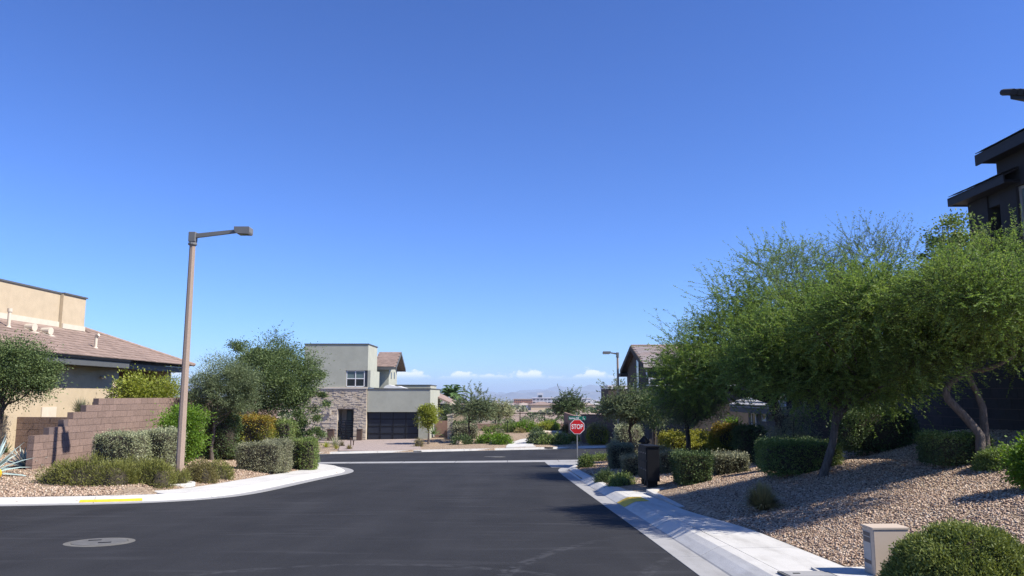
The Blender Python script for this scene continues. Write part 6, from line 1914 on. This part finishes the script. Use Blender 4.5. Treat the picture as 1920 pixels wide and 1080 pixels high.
def town():
    def block(name, lab, x0, x1, y0, y1, d, m, depth=25, rows=0, cols=0, roof=None, group=None, frac=.55):
        a, b = at(x0, y1, d), at(x1, y0, d)
        g = gz((a.x + b.x) / 2, d) - 1
        t = thing(name, lab, 'building', (a.x, d, g), 0, group)
        mb = MB(); mb.span((0, 0, 0), (b.x - a.x, depth, b.z - g)); mb.build('wall', m, t)
        if roof: mb = MB(); mb.span((-.4, -.4, b.z - g + .01), (b.x - a.x + .4, depth, b.z - g + .9)); mb.build('roof', roof, t)
        if rows:
            H = b.z - a.z; W_ = b.x - a.x; me = None
            mb = MB(); mb.span((-W_ / cols * frac / 2, -.35, -H / rows * .22), (W_ / cols * frac / 2, -.02, H / rows * .22)); me = mb.mesh('window', M['town_window'])
            for r in range(rows):
                for c in range(cols): link('window', me, t, (W_ * (c + .5) / cols, 0, a.z - g + H * (r + .5) / rows))
        return t
    D = 1150
    block('building', 'terracotta coloured building in the valley left of the white building', 963, 998, 749, 757.5, D, M['terracotta'], rows=2, cols=9, roof=M['town_tan'])
    block('building', 'long white building with dark window bands in the valley', 998.2, 1062, 746.5, 757, D + 20, M['townwhite'], rows=2, cols=9, frac=.7, roof=M['townwhite'])
    block('building', 'long white building wing behind the dark desert tree', 1062.2, 1108, 747.5, 757, D + 25, M['townwhite'], rows=2, cols=8, frac=.7, roof=M['townwhite'])
    block('tower', 'square white tower with a dark screen face above the long white building', 1007.5, 1018.5, 736.5, 752, D + 60, M['townwhite'], depth=9, rows=1, cols=1, frac=.62)
    block('building', 'white flat roofed hall in the valley right of the dark desert tree', 1098, 1124, 750, 758.5, 1050, M['townwhite'], rows=1, cols=2, frac=.3)
    rng = random.Random(12)
    walls = (('tan', M['town_tan']), ('cream', M['beige']), ('white', M['townwhite']))
    roofs = (('pink', M['tile_far']), ('tan', M['town_tan']), ('pale', M['tile_white']))
    for (d, n, where) in ((400, 5, 'valley bottom below the fence'), (560, 6, 'nearer slope of the valley'), (760, 8, 'middle of the valley'), (950, 9, 'scrub below the terracotta building'), (1500, 9, 'far side of the valley'), (2100, 9, 'foot of the mountains')):
        combos = [(p, q) for p in walls for q in roofs]; rng.shuffle(combos)
        for i in range(n):
            x = (-.10 + .27 * (i + rng.uniform(.15, .85)) / n) * d
            px = 960 + x / d * F
            if d > 1000 and 955 < px < 1130: continue
            y = d + rng.uniform(-40, 40); g = gz(x, y)
            w = rng.uniform(9, 15); h = rng.uniform(2.4, 3.0) if d < 1000 else rng.uniform(4, 8); dp = rng.uniform(8, 12)
            (wn, wm), (rn, rm) = combos[i]
            t = thing('house', 'far house with %s walls and %s roof at the %s' % (wn, rn, where), 'house', (x, y, g - .3), rng.uniform(-.2, .2), 'small houses far off in the valley')
            mb = MB(); mb.span((-w / 2, 0, 0), (w / 2, dp, h)); mb.build('wall', wm, t)
            mb = MB(); mb.add([(-w / 2 - .6, -.6, h + .01), (w / 2 + .6, -.6, h + .01), (w / 2 + .6, dp + .6, h + .01), (-w / 2 - .6, dp + .6, h + .01), (-w / 2 + dp / 2, dp / 2, h + 1.5), (w / 2 - dp / 2, dp / 2, h + 1.5)],
                              [(3, 2, 1, 0), (0, 1, 5, 4), (2, 3, 4, 5), (1, 2, 5), (3, 0, 4)]); mb.build('roof', rm, t)
town()
def mountains():
    mm = mat('mountain_rock', (0.15, 0.135, 0.135), .95, .25, .004, detail=8)
    # skylines as bearings (metres across per metre of distance) and heights
    near = ([-1.5, -.6, -.25, -.14, -.10, -.05, -.02, .02, .05, .08, .11, .15, .25, .6, 1.5], [60, 90, 50, 30, 8, -5, 12, 48, 62, 40, 70, 85, 110, 80, 60])
    far = ([-1.5, -.7, -.3, -.12, -.07, -.045, -.02, .01, .04, .062, .08, .10, .12, .16, .3, .7, 1.5], [180, 240, 200, 130, 88, 100, 58, 92, 150, 196, 182, 218, 196, 220, 240, 230, 200])
    for (d, line, amp, seed) in ((11500, near, 16, 1), (17500, far, 26, 5)):
        rng = np.random.default_rng(seed)
        ph = rng.uniform(0, 6.28, 8)
        n = 700; xs = np.linspace(-d * 1.5, d * 1.5, n); xs = np.sign(xs) * (np.abs(xs) / (d * 1.5)) ** 1.6 * d * 1.5
        rows = np.linspace(-1, 1, 25); V = []
        for r in rows:
            y = d + r * d * .14
            top = np.interp(xs / d, *line)
            z = 0; a = 1; f = 1 / (d * .014)
            for k in range(7):
                z = z + a * (1 - 2 * np.abs(np.sin(xs * f + ph[k] + r * 3.1 * (k + 1)))); a *= .55; f *= 1.9
            prof = 1 - abs(r) ** .8
            V.append(np.stack([xs, np.full(n, y), -115 + prof * (top + 115 + amp * z * .7)], 1))
        V = np.concatenate(V); i = np.arange(n * len(rows)).reshape(len(rows), n)
        Fq = np.stack([i[:-1, :-1].ravel(), i[:-1, 1:].ravel(), i[1:, 1:].ravel(), i[1:, :-1].ravel()], 1)
        tag(link('mountains', np_mesh('mountains', [(V, Fq, 0)], [mm])), kind='structure')
mountains()
HAZE = 9.0e-5
def haze():
    m = bpy.data.materials.new('haze'); m.use_nodes = True
    nt = m.node_tree; nt.nodes.clear()
    o = nt.nodes.new('ShaderNodeOutputMaterial'); v = nt.nodes.new('ShaderNodeVolumePrincipled')
    v.inputs['Color'].default_value = (.68, .83, 1.0, 1); v.inputs['Density'].default_value = HAZE; v.inputs['Anisotropy'].default_value = 0.0
    nt.links.new(v.outputs[0], o.inputs['Volume'])
    mb = MB(); mb.span((-33000, -400, -140), (33000, 30000, 262)); tag(mb.build('haze', m), kind='stuff')
haze()
